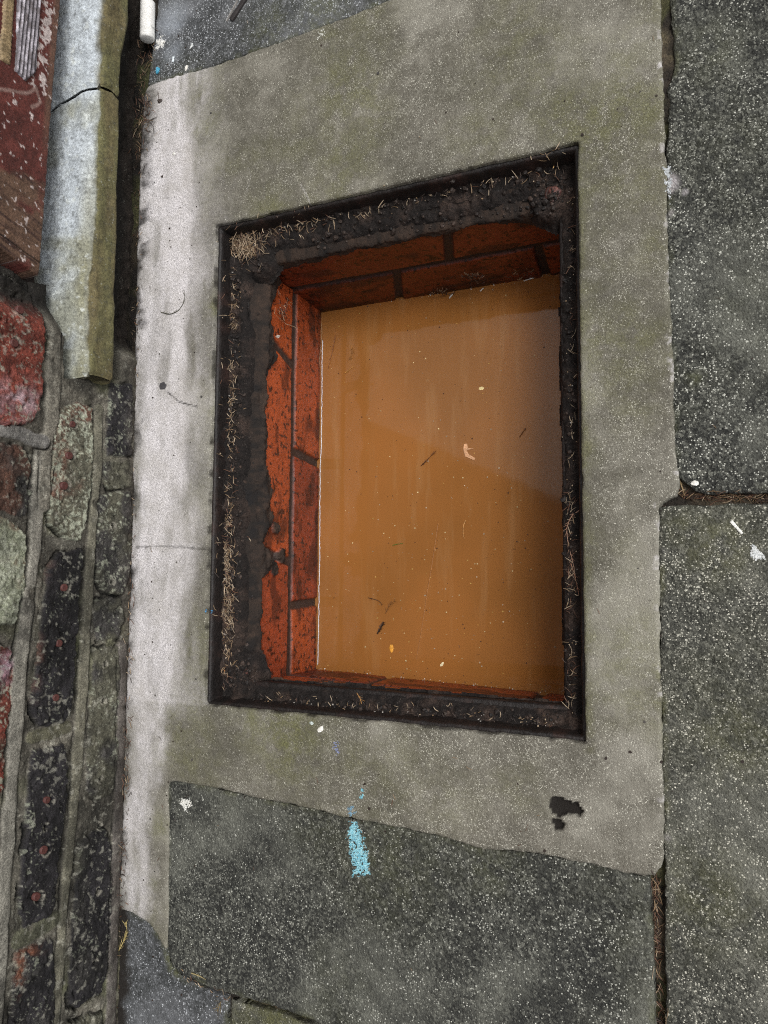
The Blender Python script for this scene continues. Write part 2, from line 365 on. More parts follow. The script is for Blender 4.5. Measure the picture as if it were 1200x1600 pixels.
slab('paving_slab', L2([(357, 1563), (400, 1573), (450, 1588), (498, 1608), (560, 1630), (700, 1676), (900, 1738), (1030, 1776), (1030, 1960), (357, 1930)]),
     M_slabg, z0=-.003, seed=23, gap=.0010, maskfn=slab_mask([(430, 1590, 90, .8)], .5, seed=43), label='green mossy paving slab corner showing at the bottom edge', cat='paving slab', group=G, kind='thing')
slab('paving_slab', L2([(1050, -250), (1048, 0), (1055, 90), (1050, 120), (1042, 140), (1046, 160), (1042, 250), (1041, 300), (1043, 430), (1050, 600), (1053, 700), (1062, 745), (1088, 768), (1200, 768), (1340, 764), (1520, 760), (1520, -250)]),
     M_slab, z0=-.003, seed=24, rough=.0018, gap=-.0008, maskfn=slab_mask([(1085, 590, 16, .6), (1110, 80, 60, .3), (1045, 60, 20, .9)], .0, sp=1.15, seed=44, dust_light=[(1044, 285, 22, .9), (1047, 330, 12, .6), (1070, 298, 9, .7)]), label='dark coarse speckled paving slab beyond the right edge of the surround, upper one', cat='paving slab', group=G, kind='thing')
slab('paving_slab', L2([(1030, 794), (1060, 790), (1200, 787), (1340, 783), (1520, 779), (1520, 1900), (1046, 1900), (1041, 1600), (1040, 1400), (1038, 1345), (1034, 1150), (1030, 950)]),
     M_slabg, z0=-.002, seed=25, rough=.0012, gap=-.0006, maskfn=slab_mask([(1120, 850, 60, .5), (1060, 820, 30, .4), (1100, 1400, 90, .35), (1150, 1150, 80, .4)], .0, sp=1.1, seed=45, dust_light=[(1038, 860, 14, .35), (1040, 1310, 14, .5)]), label='greenish speckled paving slab at lower right, below the needle filled joint', cat='paving slab', group=G, kind='thing')
slab('paving_slab', L2([(229, 133), (258, 122), (330, 102), (440, 63), (530, 30), (610, -3), (700, -35), (830, -80), (1026, -80), (1026, -250), (245, -250), (246, 0), (238, 60)]),
     M_smooth, z0=-.002, seed=26, gap=-.0006, maskfn=slab_mask([(500, 20, 70, .5), (420, 40, 60, .4)], .1, sp=1.1, seed=46, foot=False, dust_light=[(268, 30, 70, .62), (268, 80, 50, .55), (265, -50, 80, .62), (300, 40, 50, .35)]), label='grey paving slab behind the surround, with white chalk scraps on it', cat='paving slab', group=G, kind='thing')  # pale patches: chalk dust and bluish wall-side light, painted together

# ------------------------------------------------------------------ iron frame
M_iron = col_mat('rusty_iron', .55, .0008, sc=350, var=.5, dirt=.5)
rect = np.array([(RX0, RY0), (RX1, RY0), (RX1, RY1), (RX0, RY1)])
frame = empty('manhole_frame', (RX0, RY0, 0), label='rusted cast iron manhole frame, cover missing, packed with black dirt and needles', cat='manhole frame')
def ring_mesh(profile, colfn, step=.002, noise_amp=.0011, seed=0):
    """sweep a profile of (inset, z) round the rectangle with mitred corners"""
    base = []
    for i in range(4):
        a = rect[i]; b = rect[(i+1) % 4]; n = int(np.linalg.norm(b-a)/step)
        for k in range(n): base.append((i, k/n))
    V = []; N = len(base)
    Q = []
    for (ins, z) in profile:
        rc = rect+np.array([(ins, ins), (-ins, ins), (-ins, -ins), (ins, -ins)])
        row = np.array([rc[i]*(1-t)+rc[(i+1) % 4]*t for i, t in base])
        Q.append(np.column_stack([row, np.full(N, z)]))
    V = np.array(Q)
    nx = fbm(V[..., 0], V[..., 1], V[..., 2], 90, 4, seed)*noise_amp
    nz = fbm(V[..., 0], V[..., 1], V[..., 2], 120, 4, seed+3)*noise_amp
    V[..., 0] += nx; V[..., 1] += nz; V[..., 2] += nx*.8
    Fa = []
    for p in range(len(profile)-1):
        for i in range(N): Fa.append((p*N+i, p*N+(i+1) % N, (p+1)*N+(i+1) % N, (p+1)*N+i))
    V = V.reshape(-1, 3)
    return V, Fa, colfn(V)
def iron_col(V):
    n = fbm(V[:, 0], V[:, 1], V[:, 2], 55, 4, 5)[:, None]
    c = lin(30, 24, 22)*(1-sst(.0, .6, n))+lin(54, 38, 33)*sst(.0, .6, n)
    n2 = fbm(V[:, 0], V[:, 1], V[:, 2], 30, 3, 9)[:, None]
    return c*(.4+.5*sst(-.5, .5, n2))
V, Fa, c = ring_mesh([(-.003, -.032), (-.003, -.0062), (.0008, -.0052), (.0028, -.0056), (.0042, -.0070), (.0050, -.012), (.0064, -.020), (.0080, -.033)], iron_col)
into(mesh_obj('rim', V, Fa, M_iron, attrs={'Col': c}), frame)
V, Fa, c = ring_mesh([(.0086, -.033), (.014, -.0345), (.020, -.0350), (.0262, -.0352), (.0280, -.0362), (.0284, -.044), (.0284, -.054), (.020, -.055)], iron_col, noise_amp=.0011, seed=8)
into(mesh_obj('cover_seat', V, Fa, M_iron, attrs={'Col': c}), frame)

def lathe_bolt(name, p, r, hgt, parent, tilt=(0, 0)):
    prof = [(0, 0), (r*.35, .0002), (r*.42, -.0008), (r*.8, -.0004), (r*.97, -.0015), (r, -.004), (r*.98, -hgt)]
    n = 40; V = []; Fa = []
    for k, (rr, zz) in enumerate(prof):
        for i in range(n):
            a = 2*math.pi*i/n; q = rr*(1+.05*math.sin(3*a+1)+.04*math.sin(7*a))
            V.append((q*math.cos(a), q*math.sin(a), zz+tilt[0]*q*math.cos(a)+tilt[1]*q*math.sin(a)))
    for k in range(len(prof)-1):
        for i in range(n): Fa.append((k*n+i, (k+1)*n+i, (k+1)*n+(i+1) % n, k*n+(i+1) % n))
    V = np.array(V); V += p
    V[:, 2] += .0008*fbm(V[:, 0], V[:, 1], 0, 300, 3, 4)
    n_ = fbm(V[:, 0], V[:, 1], V[:, 2], 200, 3, 11)[:, None]
    c = lin(74, 48, 44)*(1-sst(-.2, .4, n_))+lin(102, 66, 58)*sst(-.2, .4, n_)
    return into(mesh_obj(name, V, Fa, M_iron, attrs={'Col': c}), parent)
lathe_bolt('bolt', onz(862, 303, -.030), .0100, .02, frame, (.1, .12))
lathe_bolt('bolt', onz(384, 1042, -.034), .0092, .02, frame, (-.3, 0))

# dirt lying on the cover seat, one lumpy heap running round the frame
M_dirt = col_mat('black_silt', .9, .0015, sc=420, var=.55, spk=.12, spkcol=lin(150, 140, 130), spec=.35)
xs = np.arange(RX0+.0045, RX1-.004, .0016); ys = np.arange(RY0+.0045, RY1-.004, .0016)
X, Y = np.meshgrid(xs, ys, indexing='ij')
dl, dr, db, dt = X-RX0, RX1-X, Y-RY0, RY1-Y
wl_ = .0300+.005*fbm(X, Y, 0, 28, 3, 1); wr_ = .0245+.0035*fbm(X, Y, 0, 28, 4, 2); wb_ = .0235+.004*fbm(X, Y, 0, 30, 3, 3); wt_ = .0355+.004*fbm(X, Y, 0, 22, 4, 4)
inset = np.maximum(np.maximum(wl_-dl, wr_-dr), np.maximum(wb_-db, wt_-dt))        # positive over the seat
cor = lambda u, v, r: np.hypot(X-onz(u, v, -.03)[0], Y-onz(u, v, -.03)[1])-r
inset = np.maximum(inset, np.maximum(-(cor(866, 300, .030)+.006*fbm(X, Y, 0, 60, 3, 5)), -(cor(372, 1050, .027)+.006*fbm(X, Y, 0, 60, 3, 6))))
inset = np.maximum(inset, -(cor(395, 400, .030)+.006*fbm(X, Y, 0, 60, 3, 6)))
lump = .5+.5*fbm(X, Y, 0, 70, 4, 7)
Zd = -.0365+.0035+.0085*lump*sst(0, .008, inset)+.0042*fbm(X, Y, 0, 200, 4, 8)
Zd += .0085*sst(.013, .003, np.minimum(np.minimum(dl, dt), np.minimum(dr, db)))*(.2+1.1*lump)
Zd -= .017*sst(.001, -.0065, inset)
lug = np.minimum(cor(862, 303, .013), cor(384, 1042, .012)); Zd -= .0045*sst(.004, -.001, lug)
nn = fbm(X, Y, 0, 45, 4, 10)[..., None]
cd = lin(24, 19, 17)*(1-sst(-.1, .6, nn))+lin(54, 43, 37)*sst(-.1, .6, nn)
cl = inset[:-1, :-1] > -.0075
V, Fa, at = compact(np.stack([X, Y, Zd], -1).reshape(-1, 3), grid_faces(len(xs), len(ys), cl), {'Col': cd.reshape(-1, 3)})
mesh_obj('silt', V, Fa, M_dirt, attrs=at, kind='stuff', label='black damp silt caked along the ledge of the iron frame', cat='silt')

# ------------------------------------------------------------------ brick chamber under the frame
M_pit = col_mat('wet_engineering_brick', None, .0007, sc=520, var=.28, dirt=.0, spec=.5)
chamber = empty('brick_chamber', (-.587, -.142, WZ), label='flooded pit lined with orange-red engineering bricks under the iron frame', cat='brick pit')
ORANGE, RED, DK = lin(164, 76, 38), lin(140, 60, 36), lin(22, 15, 13)
GREYM = lin(84, 64, 50)
def pit_wall(P0, P1, nrm, seat_z, skirt, joints1, joints2, border, lean=0., seed=0, shade=1., step=.00125, extra=None, jz=(-.131, -.0075), csh=1., cl=.021, zfw=.018, thk=1.):
    """P0->P1 along the wall at water level; joints are distances along it; border(s) is the lower edge of the mortar collar"""
    P0 = np.array(P0, float); P1 = np.array(P1, float); Lw = np.linalg.norm(P1-P0); t = (P1-P0)/Lw; nrm = np.array(nrm, float)
    ss = np.arange(-.008, Lw+.008, step); zs = np.arange(WZ-.035, seat_z+.001, step)
    S, Zz = np.meshgrid(ss, zs, indexing='ij')
    wz = Zz+.0012*fbm(S, Zz, 0, 18, 3, seed)
    jd = np.full(S.shape, 1.)
    jmid, jh = jz
    bedw = .0045*(1+.25*fbm(S, S*0, 0, 15, 2, seed+1))
    jd = np.minimum(jd, np.abs(wz-jmid)-bedw)
    for js, top in ((joints1, True), (joints2, False)):
        inr = (wz > jmid) if top else (wz <= jmid)
        for j, sl_ in js:
            dj = np.abs(S-j-sl_*(wz-jmid))-.0050
            jd = np.where(inr, np.minimum(jd, dj), jd)
    jd = np.minimum(jd, np.where(wz < -.2125, np.abs(wz+.2165)-.004, 1))
    jd = jd+.0008*fbm(S, Zz, 0, 140, 3, seed+2)
    face = sst(-.0005, .0030, jd)
    Hh = -.0035*(1-face)+.0011*fbm(S, Zz, 0, 35, 3, seed+4)*face+.0004*fbm(S, Zz, 0, 300, 2, seed+5)
    # per-brick tone
    bid = np.zeros(S.shape)
    for j, _ in joints1: bid += (S > j)*(wz > jmid)*1.37
    for j, _ in joints2: bid += (S > j)*(wz <= jmid)*2.11
    bid += (wz <= jmid)*3.3
    tone = (np.sin(bid*12.9+seed)*.5+.5)[..., None]
    c = ORANGE*(1-tone)+RED*tone
    c = c*(.88+.28*fbm(S, Zz, 0, 12, 3, seed+6)[..., None])
    dirt = sst(.08, .42, fbm(S*.6, Zz*1.4, 0, 32, 5, seed+7)+.10*(wz <= jmid))[..., None]*.70
    speck = sst(.30, .42, fbm(S, Zz, 0, 210, 3, seed+8)+.12*fbm(S, Zz, 0, 20, 2, seed+9))[..., None]*.85
    c = c*(1-dirt)+lin(50, 26, 18)*dirt; c = c*(1-speck)+DK*speck
    jm = (1-face)[..., None]
    c = c*(1-jm)+jm*(lin(58, 44, 38)*(.7+.5*noise(S*300, Zz*300)[..., None]))
    # mortar collar
    bz = border(S)+.0060*fbm(S, S*0, 0, 48, 4, seed+10)+.0022*fbm(S, Zz, 0, 220, 3, seed+11)
    bz = np.minimum(bz, seat_z-cl); q = Zz-bz
    if extra is not None:
        for (s0, z0_, r_) in extra: q = np.maximum(q, r_-np.hypot(S-s0, (Zz-z0_)*1.1)+.004*fbm(S, Zz, 0, 120, 3, seed+12))
    colr = sst(-.0002, .0012, q)
    zf = seat_z-zfw
    back = -skirt*sst(zf, seat_z, Zz)
    Hh = Hh*(1-colr)+colr*(.0005+thk*(.0030+.0045*sst(0, .02, q)*(1-sst(zf-.004, zf+.006, Zz)))+back+(.0015+.0037*thk)*fbm(S, Zz*2.2, 0, 55, 5, seed+13)+.0018*fbm(S, Zz*2.2, 0, 300, 3, seed+14))
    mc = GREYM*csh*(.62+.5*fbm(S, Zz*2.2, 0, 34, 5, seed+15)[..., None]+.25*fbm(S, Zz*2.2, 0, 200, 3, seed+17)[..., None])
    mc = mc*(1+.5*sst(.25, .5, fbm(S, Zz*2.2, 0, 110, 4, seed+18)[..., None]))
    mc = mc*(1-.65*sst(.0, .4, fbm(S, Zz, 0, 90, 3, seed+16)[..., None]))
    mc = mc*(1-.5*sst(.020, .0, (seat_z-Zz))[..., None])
    c = c*(1-colr[..., None])+mc*colr[..., None]
    wet = sst(.014, .002, Zz-WZ)[..., None]; c = c*(1-.35*wet)
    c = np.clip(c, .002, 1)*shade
    V = P0[None, None, :]+t*S[..., None]+np.array([0, 0, 1])*(Zz[..., None]-P0[2])+nrm*(Hh[..., None]+lean*(WZ-Zz[..., None]))
    keep = np.ones((len(ss)-1, len(zs)-1), bool)
    Fa = grid_faces(len(ss), len(zs), keep)
    if np.dot(np.cross(t, [0, 0, 1]), nrm) < 0: Fa = Fa[:, ::-1]
    rg = .34+.56*colr+.2*dirt[..., 0]*(1-colr)+.25*jm[..., 0]*(1-colr); rg = np.where(Zz < WZ+.006, .2, rg)
    c = np.concatenate([c, np.clip(rg, .1, .95)[..., None]], -1)
    return V.reshape(-1, 3), Fa, c.reshape(-1, 4), colr
def yl(u, v): return onx(u, v, -.587)[1]
c00, c01, c10, c11 = (-.587, -.142, WZ), (-.587, .4015, WZ), (-.166, -.155, WZ), (-.166, .4015, WZ)
jA = [(yl(444, 566)+.142, .40), (yl(440, 878)+.142, .2)]; jB = [(yl(482, 711)+.142, .12), (yl(470, 946)+.142, -.05)]
bl = np.array([(yl(u, v)+.142, onx(u, v, -.585)[2]) for u, v in [(420, 1060), (408, 1020), (402, 1000), (400, 930), (408, 905), (425, 880), (412, 850), (422, 820), (425, 790), (420, 740), (415, 650), (418, 580), (434, 562), (424, 530), (421, 490), (432, 455), (444, 440)]])
bl = bl[np.argsort(bl[:, 0])]
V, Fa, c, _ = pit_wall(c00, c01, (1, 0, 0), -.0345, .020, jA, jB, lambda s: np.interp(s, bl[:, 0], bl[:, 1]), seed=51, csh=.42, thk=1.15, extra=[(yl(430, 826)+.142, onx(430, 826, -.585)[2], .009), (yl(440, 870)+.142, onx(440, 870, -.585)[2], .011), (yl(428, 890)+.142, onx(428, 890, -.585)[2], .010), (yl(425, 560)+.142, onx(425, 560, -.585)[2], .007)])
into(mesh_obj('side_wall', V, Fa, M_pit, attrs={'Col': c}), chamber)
def xt(u, v): return ony(u, v, .41)[0]+.587
bt = np.array([(xt(u, v), ony(u, v, .412)[2]) for u, v in [(460, 418), (500, 408), (560, 393), (640, 378), (700, 365), (740, 356), (800, 352), (830, 352), (875, 360)]])
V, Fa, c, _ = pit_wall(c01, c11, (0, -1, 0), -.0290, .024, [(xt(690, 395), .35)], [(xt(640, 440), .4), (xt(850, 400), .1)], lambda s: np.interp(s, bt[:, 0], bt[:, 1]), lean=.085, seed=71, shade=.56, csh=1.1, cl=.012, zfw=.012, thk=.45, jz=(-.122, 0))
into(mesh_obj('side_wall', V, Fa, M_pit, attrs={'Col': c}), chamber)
V, Fa, c, _ = pit_wall(c10, c00, (0, 1, 0), -.050, .0, [(.14, 0), (.36, 0)], [(.08, 0), (.30, 0)], lambda s: -.060+0*s, seed=81, shade=1.)
into(mesh_obj('side_wall', V, Fa, M_pit, attrs={'Col': c}), chamber)
V, Fa, c, _ = pit_wall(c11, c10, (-1, 0, 0), -.050, .0, [(.14, 0), (.36, 0)], [(.08, 0), (.30, 0)], lambda s: -.060+0*s, seed=91, step=.0025)
into(mesh_obj('side_wall', V, Fa, M_pit, attrs={'Col': c}), chamber)
# earth behind the chamber, so no light leaks round it
ex = [RX0-.011, RX1+.011]; ey = [RY0-.011, RY1+.011]
ev = [(ex[i], ey[j], z) for z in (-.0262, -.42) for i, j in ((0, 0), (1, 0), (1, 1), (0, 1))]
into(mesh_obj('earth_backing', ev, [(0, 1, 5, 4), (1, 2, 6, 5), (2, 3, 7, 6), (3, 0, 4, 7), (4, 5, 6, 7)], M_soil, smooth=False), chamber)

# ------------------------------------------------------------------ water
b = NB('muddy_water')
n1 = b.noise(5, 3, .5); mp = b.n('ShaderNodeMapping'); b.t.links.new(b.pos, mp.inputs[0]); mp.inputs['Scale'].default_value = (1, .12, 1)
st_ = b.noise(60, 4, .6, vec=mp.outputs[0])
c = b.mix(b.ramp(n1, .3, .7), lin(128, 84, 41), lin(146, 95, 48)); c = b.mix(b.mul(b.ramp(st_, .5, .75), .30), c, lin(158, 120, 80))
M_water = b.done(c, .055, [(b.noise(18, 2), .00012)], .5); b.b.inputs['IOR'].default_value = 1.40
b.b.inputs['Subsurface Weight'].default_value = .0
n = 60; WV = []
wq = [np.array((-.5925, -.1460)), np.array((-.158, -.159)), np.array((-.158, .4085)), np.array((-.5925, .4085))]
for i in range(n+1):
    for j in range(n+1):
        u, v = i/n, j/n; p = wq[0]*(1-u)*(1-v)+wq[1]*u*(1-v)+wq[2]*u*v+wq[3]*(1-u)*v; WV.append((p[0], p[1], WZ))
mesh_obj('water', WV, [(i*(n+1)+j, (i+1)*(n+1)+j, (i+1)*(n+1)+j+1, i*(n+1)+j+1) for i in range(n) for j in range(n)], M_water, kind='structure')

# ------------------------------------------------------------------ house wall: worn brickwork in lime mortar
def W2(px, x=XW): return [(p[1], p[2]) for p in (onx(u, v, x) for u, v in px)]
step = .0012
ya = np.arange(-.80, 1.05, step); za = np.arange(-.035, .33, step)
Yg, Zg = np.meshgrid(ya, za, indexing='ij')
Hh = .0030*fbm(Yg, Zg, 0, 20, 4, 101)+.0022*fbm(Yg, Zg, 0, 80, 4, 102)+.0010*fbm(Yg, Zg, 0, 300, 3, 100)
nm = fbm(Yg, Zg, 0, 25, 4, 103)[..., None]
MORT = lin(106, 102, 92)
colw = MORT*(.42+.50*sst(-.35, .45, nm))
colw = colw*(1-.35*sst(.1, .5, fbm(Yg*.5, Zg*2, 0, 60, 4, 104)[..., None]))
gr = sst(.0, .5, fbm(Yg, Zg, 0, 16, 4, 105)[..., None])*.5
colw = colw*(1-gr)+lin(84, 88, 58)*gr
BLACK, CHAR, OLIVE, REDB, BROWN, LICH = lin(42, 40, 42), lin(60, 58, 56), lin(98, 96, 82), lin(124, 62, 50), lin(100, 72, 60), lin(132, 136, 116)
# (outline in the wall plane, base colour, second colour, share of second, lichen amount, relief)
BR = [
 ([(170, 598), (206, 600), (208, 640), (206, 712), (165, 716), (163, 690), (167, 640)], CHAR, BLACK, .5, .30, .004),
 ([(160, 722), (204, 718), (205, 760), (170, 768), (158, 752)], OLIVE*.8, CHAR, .4, .1, .002),
 ([(156, 772), (203, 766), (205, 820), (202, 900), (190, 930), (160, 928), (150, 905), (148, 850), (152, 800)], CHAR, OLIVE*.7, .45, .5, .004),
 ([(147, 935), (188, 932), (194, 960), (188, 1000), (150, 1004), (143, 970)], CHAR*1.2, OLIVE*.8, .5, .2, .002),
 ([(146, 1012), (185, 1008), (186, 1080), (184, 1160), (178, 1240), (150, 1250), (132, 1235), (134, 1170), (140, 1090)], OLIVE*.85, CHAR*1.1, .45, .25, .003),
 ([(122, 1318), (145, 1300), (163, 1294), (173, 1318), (176, 1370), (172, 1440), (167, 1520), (158, 1552), (120, 1574), (104, 1572), (102, 1560), (110, 1440), (115, 1370)], BLACK*.85, CHAR*.8, .35, .15, .005),
 ([(98, 1598), (160, 1580), (162, 1700), (150, 1860), (85, 1880)], OLIVE*.8, CHAR, .5, .2, .004),
 ([(94, 636), (118, 630), (143, 634), (146, 690), (142, 760), (134, 815), (122, 846), (98, 842), (76, 822), (73, 760), (78, 690)], OLIVE*.95, BROWN, .35, 1.0, .005),
 ([(88, 862), (126, 856), (131, 868), (127, 910), (121, 980), (116, 1050), (108, 1118), (98, 1132), (58, 1136), (46, 1110), (52, 1050), (60, 990), (66, 930), (70, 890)], BLACK, BLACK*.7, .4, .16, .006),
 ([(50, 1172), (96, 1160), (103, 1190), (102, 1250), (96, 1320), (86, 1400), (76, 1432), (36, 1452), (28, 1420), (31, 1340), (40, 1250)], BLACK, BLACK*.7, .4, .18, .006),
 ([(22, 1492), (60, 1470), (78, 1466), (85, 1510), (84, 1600), (76, 1740), (5, 1760), (14, 1600)], BLACK, CHAR, .35, .3, .005),
 ([(-120, 400), (0, 414), (30, 424), (58, 440), (74, 456), (77, 486), (70, 520), (66, 560), (64, 610), (60, 642), (44, 662), (10, 668), (-130, 660)], REDB, REDB*.55, .4, .45, .006),
 ([(-140, 700), (0, 690), (36, 696), (50, 730), (50, 780), (42, 812), (20, 806), (0, 800), (-140, 790)], BROWN*.8, CHAR, .5, .15, .002),
 ([(-150, 800), (0, 806), (28, 820), (42, 838), (40, 890), (32, 945), (22, 976), (-10, 980), (-150, 975)], LICH, BROWN, .3, 1.0, .005),
 ([(-160, 1010), (0, 1006), (18, 1012), (17, 1080), (10, 1160), (2, 1230), (-30, 1290), (-170, 1290)], REDB*.7, BROWN*.7, .55, .6, .004),
 ([(-170, 1320), (-40, 1320), (-20, 1330), (-30, 1500), (-60, 1600), (-200, 1600)], BLACK, CHAR, .4, .3, .004),
]
bricks_sd = np.full(Yg.shape, 1.)
for k, (px, c1, c2, share, lich, rel) in enumerate(BR):
    P = np.array(W2(px)); lo = P.min(0)-.02; hi = P.max(0)+.02
    i0, i1 = np.searchsorted(ya, [lo[0], hi[0]]); j0, j1 = np.searchsorted(za, [lo[1], hi[1]])
    if i1 <= i0 or j1 <= j0: continue
    y_, z_ = Yg[i0:i1, j0:j1], Zg[i0:i1, j0:j1]
    dd = sdf(y_, z_, P)+.0036*fbm(y_, z_, 0, 60, 4, 110+k)+.0022*fbm(y_, z_, 0, 240, 3, 140+k)+.0005
    inn = sst(.0010, -.0016, dd)
    bricks_sd[i0:i1, j0:j1] = np.minimum(bricks_sd[i0:i1, j0:j1], dd)
    crack = sst(.0030, .0004, np.abs(dd-.0010))*sst(-.05, .35, fbm(y_, z_, 0, 30, 3, 160+k))
    Hh[i0:i1, j0:j1] += inn*(rel*.75*sst(.0005, -.0028, dd)+.0012*fbm(y_, z_, 0, 30, 3, 200+k)+.0008*fbm(y_, z_, 0, 280, 3, 210+k)-.0025*sst(.35, .6, fbm(y_, z_, 0, 120, 3, 220+k)))-.004*crack
    f = sst(-.15, .35, fbm(y_, z_, 0, 30, 4, 240+k)+(share-.5))[..., None]
    c = c1*(1-f)+c2*f
    c = c*(.8+.3*fbm(y_, z_, 0, 160, 3, 250+k)[..., None])
    edge = sst(-.010, -.001, dd)
    li = sst(.20, .34, .75*fbm(y_, z_, 0, 330, 4, 260+k)+.45*fbm(y_, z_, 0, 60, 3, 290+k)+.42*(lich-.6)+.25*edge*fbm(y_, z_, 0, 40, 2, 261+k)+.10*edge)[..., None]*min(1, .45+lich*.5)
    c = c*(1-li)+lin(148, 151, 134)*li*(.75+.3*noise(y_*700, z_*700)[..., None])
    colw[i0:i1, j0:j1] = colw[i0:i1, j0:j1]*(1-inn[..., None])+c*inn[..., None]
    colw[i0:i1, j0:j1] *= (1-.9*crack[..., None])
# efflorescence on the lower half of the big red brick, reddish arris on two black ones
for (u, v, ru, rv, cc, s_) in [(25, 625, .035, .018, lin(150, 135, 140), .75), (10, 640, .05, .02, lin(120, 100, 105), .6), (42, 1490, .014, .008, lin(122, 78, 58), .9), (28, 1520, .006, .02, lin(122, 78, 58), .9), (52, 1030, .008, .03, lin(128, 88, 72), .55), (70, 870, .008, .02, lin(112, 82, 68), .5), (118, 1345, .008, .02, OLIVE, .6), (100, 700, .02, .01, BROWN, .5), (85, 740, .016, .03, BROWN, .6), (8, 1040, .02, .02, lin(170, 150, 165), .5)]:
    y0, z0 = W2([(u, v)])[0]
    g_ = s_*np.exp(-((Yg-y0)/rv)**2-((Zg-z0)/ru)**2)*sst(-.35, .25, fbm(Yg, Zg, 0, 110, 4, 300+int(v)))*(bricks_sd < .001)
    colw = colw*(1-g_[..., None])+cc*g_[..., None]
# raised pointing: smooth grey ribbons of mortar with a crack on either side
def ribbon(px, wid, hgt, col, seed, ck=1):
    global Hh, colw
    P = np.array(W2(px)); dd = polyline_d(Yg, Zg+.0012*fbm(Yg, Zg, 0, 40, 3, seed), P)
    wv = wid*(1+.35*fbm(Yg, Yg*0, 0, 14, 3, seed+1))
    a = sst(wv, wv*.80, dd+.0016*fbm(Yg, Zg, 0, 120, 4, seed+7))*(bricks_sd > -.0005)*sst(-.75, -.45, fbm(Yg, Zg, 0, 35, 3, seed+8))
    Hh = Hh*(1-a)+a*(hgt*(1-(dd/wv)**4*.5)+.0009*fbm(Yg, Zg, 0, 80, 4, seed+2))
    cr = sst(.0016, .0004, np.abs(dd-wv*1.08))*sst(-.1, .3, fbm(Yg, Zg, 0, 28, 3, seed+3))*ck; Hh = Hh-.005*cr
    c = col*(.85+.25*fbm(Yg*.4, Zg*2, 0, 120, 3, seed+4)[..., None]+.22*fbm(Yg, Zg, 0, 30, 4, seed+5)[..., None])
    colw = colw*(1-a[..., None])+c*a[..., None]; colw = colw*(1-.88*cr[..., None])
ribbon([(68, 690), (58, 760), (54, 860), (40, 960), (28, 1060), (22, 1160), (14, 1260), (5, 1400), (-6, 1560), (-15, 1700)], .0100, .0032, lin(124, 121, 112), 401)
ribbon([(153, 640), (149, 760), (141, 860), (136, 960), (130, 1040), (124, 1140), (118, 1220), (108, 1320), (98, 1420), (90, 1520), (82, 1640), (72, 1760)], .0080, .0028, lin(112, 109, 95), 402)
ribbon([(84, 440), (86, 500), (82, 580), (80, 650), (72, 720), (66, 790)], .011, .004, lin(112, 108, 98), 403)
ribbon([(0, 672), (30, 678), (52, 688), (66, 690)], .009, .004, lin(118, 116, 112), 404)
ribbon([(78, 845), (100, 852), (125, 850)], .007, .0008, lin(100, 97, 88), 405, 0)
ribbon([(50, 1152), (80, 1146), (104, 1136)], .010, .0006, lin(92, 90, 74), 406, 0)
ribbon([(28, 1468), (56, 1455), (84, 1436)], .010, .0006, lin(92, 92, 76), 407, 0)
ribbon([(190, 1010), (190, 1100), (186, 1240), (181, 1360), (176, 1480), (172, 1600), (166, 1740)], .0085, .0022, lin(100, 95, 90), 408)
gm = fbm(Yg, Zg, 0, 11, 5, 501)+.7*fbm(Yg, Zg, 0, 55, 5, 502)
colw = colw*(1.12-.62*sst(-.15, .5, gm))[..., None]
wf = sst(.34, .50, fbm(Yg, Zg, 0, 170, 5, 503)+.25*fbm(Yg, Zg, 0, 9, 2, 504))[..., None]*.40; colw = colw*(1-wf)+lin(156, 154, 142)*wf
# plug holes and open holes
def pit_(u, v, r, depth, dark=.1):
    global Hh, colw
    y0, z0 = W2([(u, v)])[0]; dd = np.hypot(Yg-y0, Zg-z0)-r+.0004*fbm(Yg, Zg, 0, 300, 2, 5)
    a = sst(.0006, -.0006, dd); Hh = Hh-depth*a
    rimc = sst(.003, .0, np.abs(dd-.001))*(fbm(Yg, Zg, 0, 250, 2, 6) > -.1)*.6
    colw = colw*(1-rimc[..., None])+lin(150, 146, 134)*rimc[..., None]; colw = colw*(1-(1-dark)*a[..., None])
for u, v in [(175, 822), (173, 910), (162, 1038), (160, 1095), (155, 1217), (157, 1291), (152, 1392), (145, 1502), (67, 1292)]: pit_(u, v, .0030, .010)
PLUGS = [(31, 484, 8), (22, 536, 8), (113, 663, 6.5), (108, 712, 7.5), (100, 759, 8), (100, 918, 7.5), (92, 1005, 7), (87, 1090, 7), (73, 1250, 6.5), (68, 1328, 8), (57, 1401, 7.5)]
for u, v, r in PLUGS: pit_(u, v, r*.00062+.0003, .0022, .5)
# the wall steps back under the overhanging stone; shade painted into the dark rubble
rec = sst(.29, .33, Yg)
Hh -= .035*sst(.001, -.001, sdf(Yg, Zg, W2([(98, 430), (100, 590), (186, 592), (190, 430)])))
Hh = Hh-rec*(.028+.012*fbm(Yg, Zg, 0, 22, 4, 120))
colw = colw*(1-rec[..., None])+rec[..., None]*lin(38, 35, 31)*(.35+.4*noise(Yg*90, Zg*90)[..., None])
foot = sst(.022, .0, Zg+.008*fbm(Yg, Zg, 0, 40, 3, 121))[..., None]
colw = colw*(1-.5*foot)+.5*foot*lin(52, 44, 38)
keepw = ~((sdf(Yg, Zg, W2([(98, 442), (64, 434), (0, 391), (-200, 270), (-200, -500), (260, -500), (190, 442)])) < 0) & (Zg > .085))
keepw &= ~((Yg > .40) & (Zg > .085))
V = np.stack([XW+Hh, Yg, Zg], -1).reshape(-1, 3)
V, Fa, at = compact(V, grid_faces(len(ya), len(za), keepw[:-1, :-1]), {'Col': np.clip(colw, .004, 1).reshape(-1, 3)})
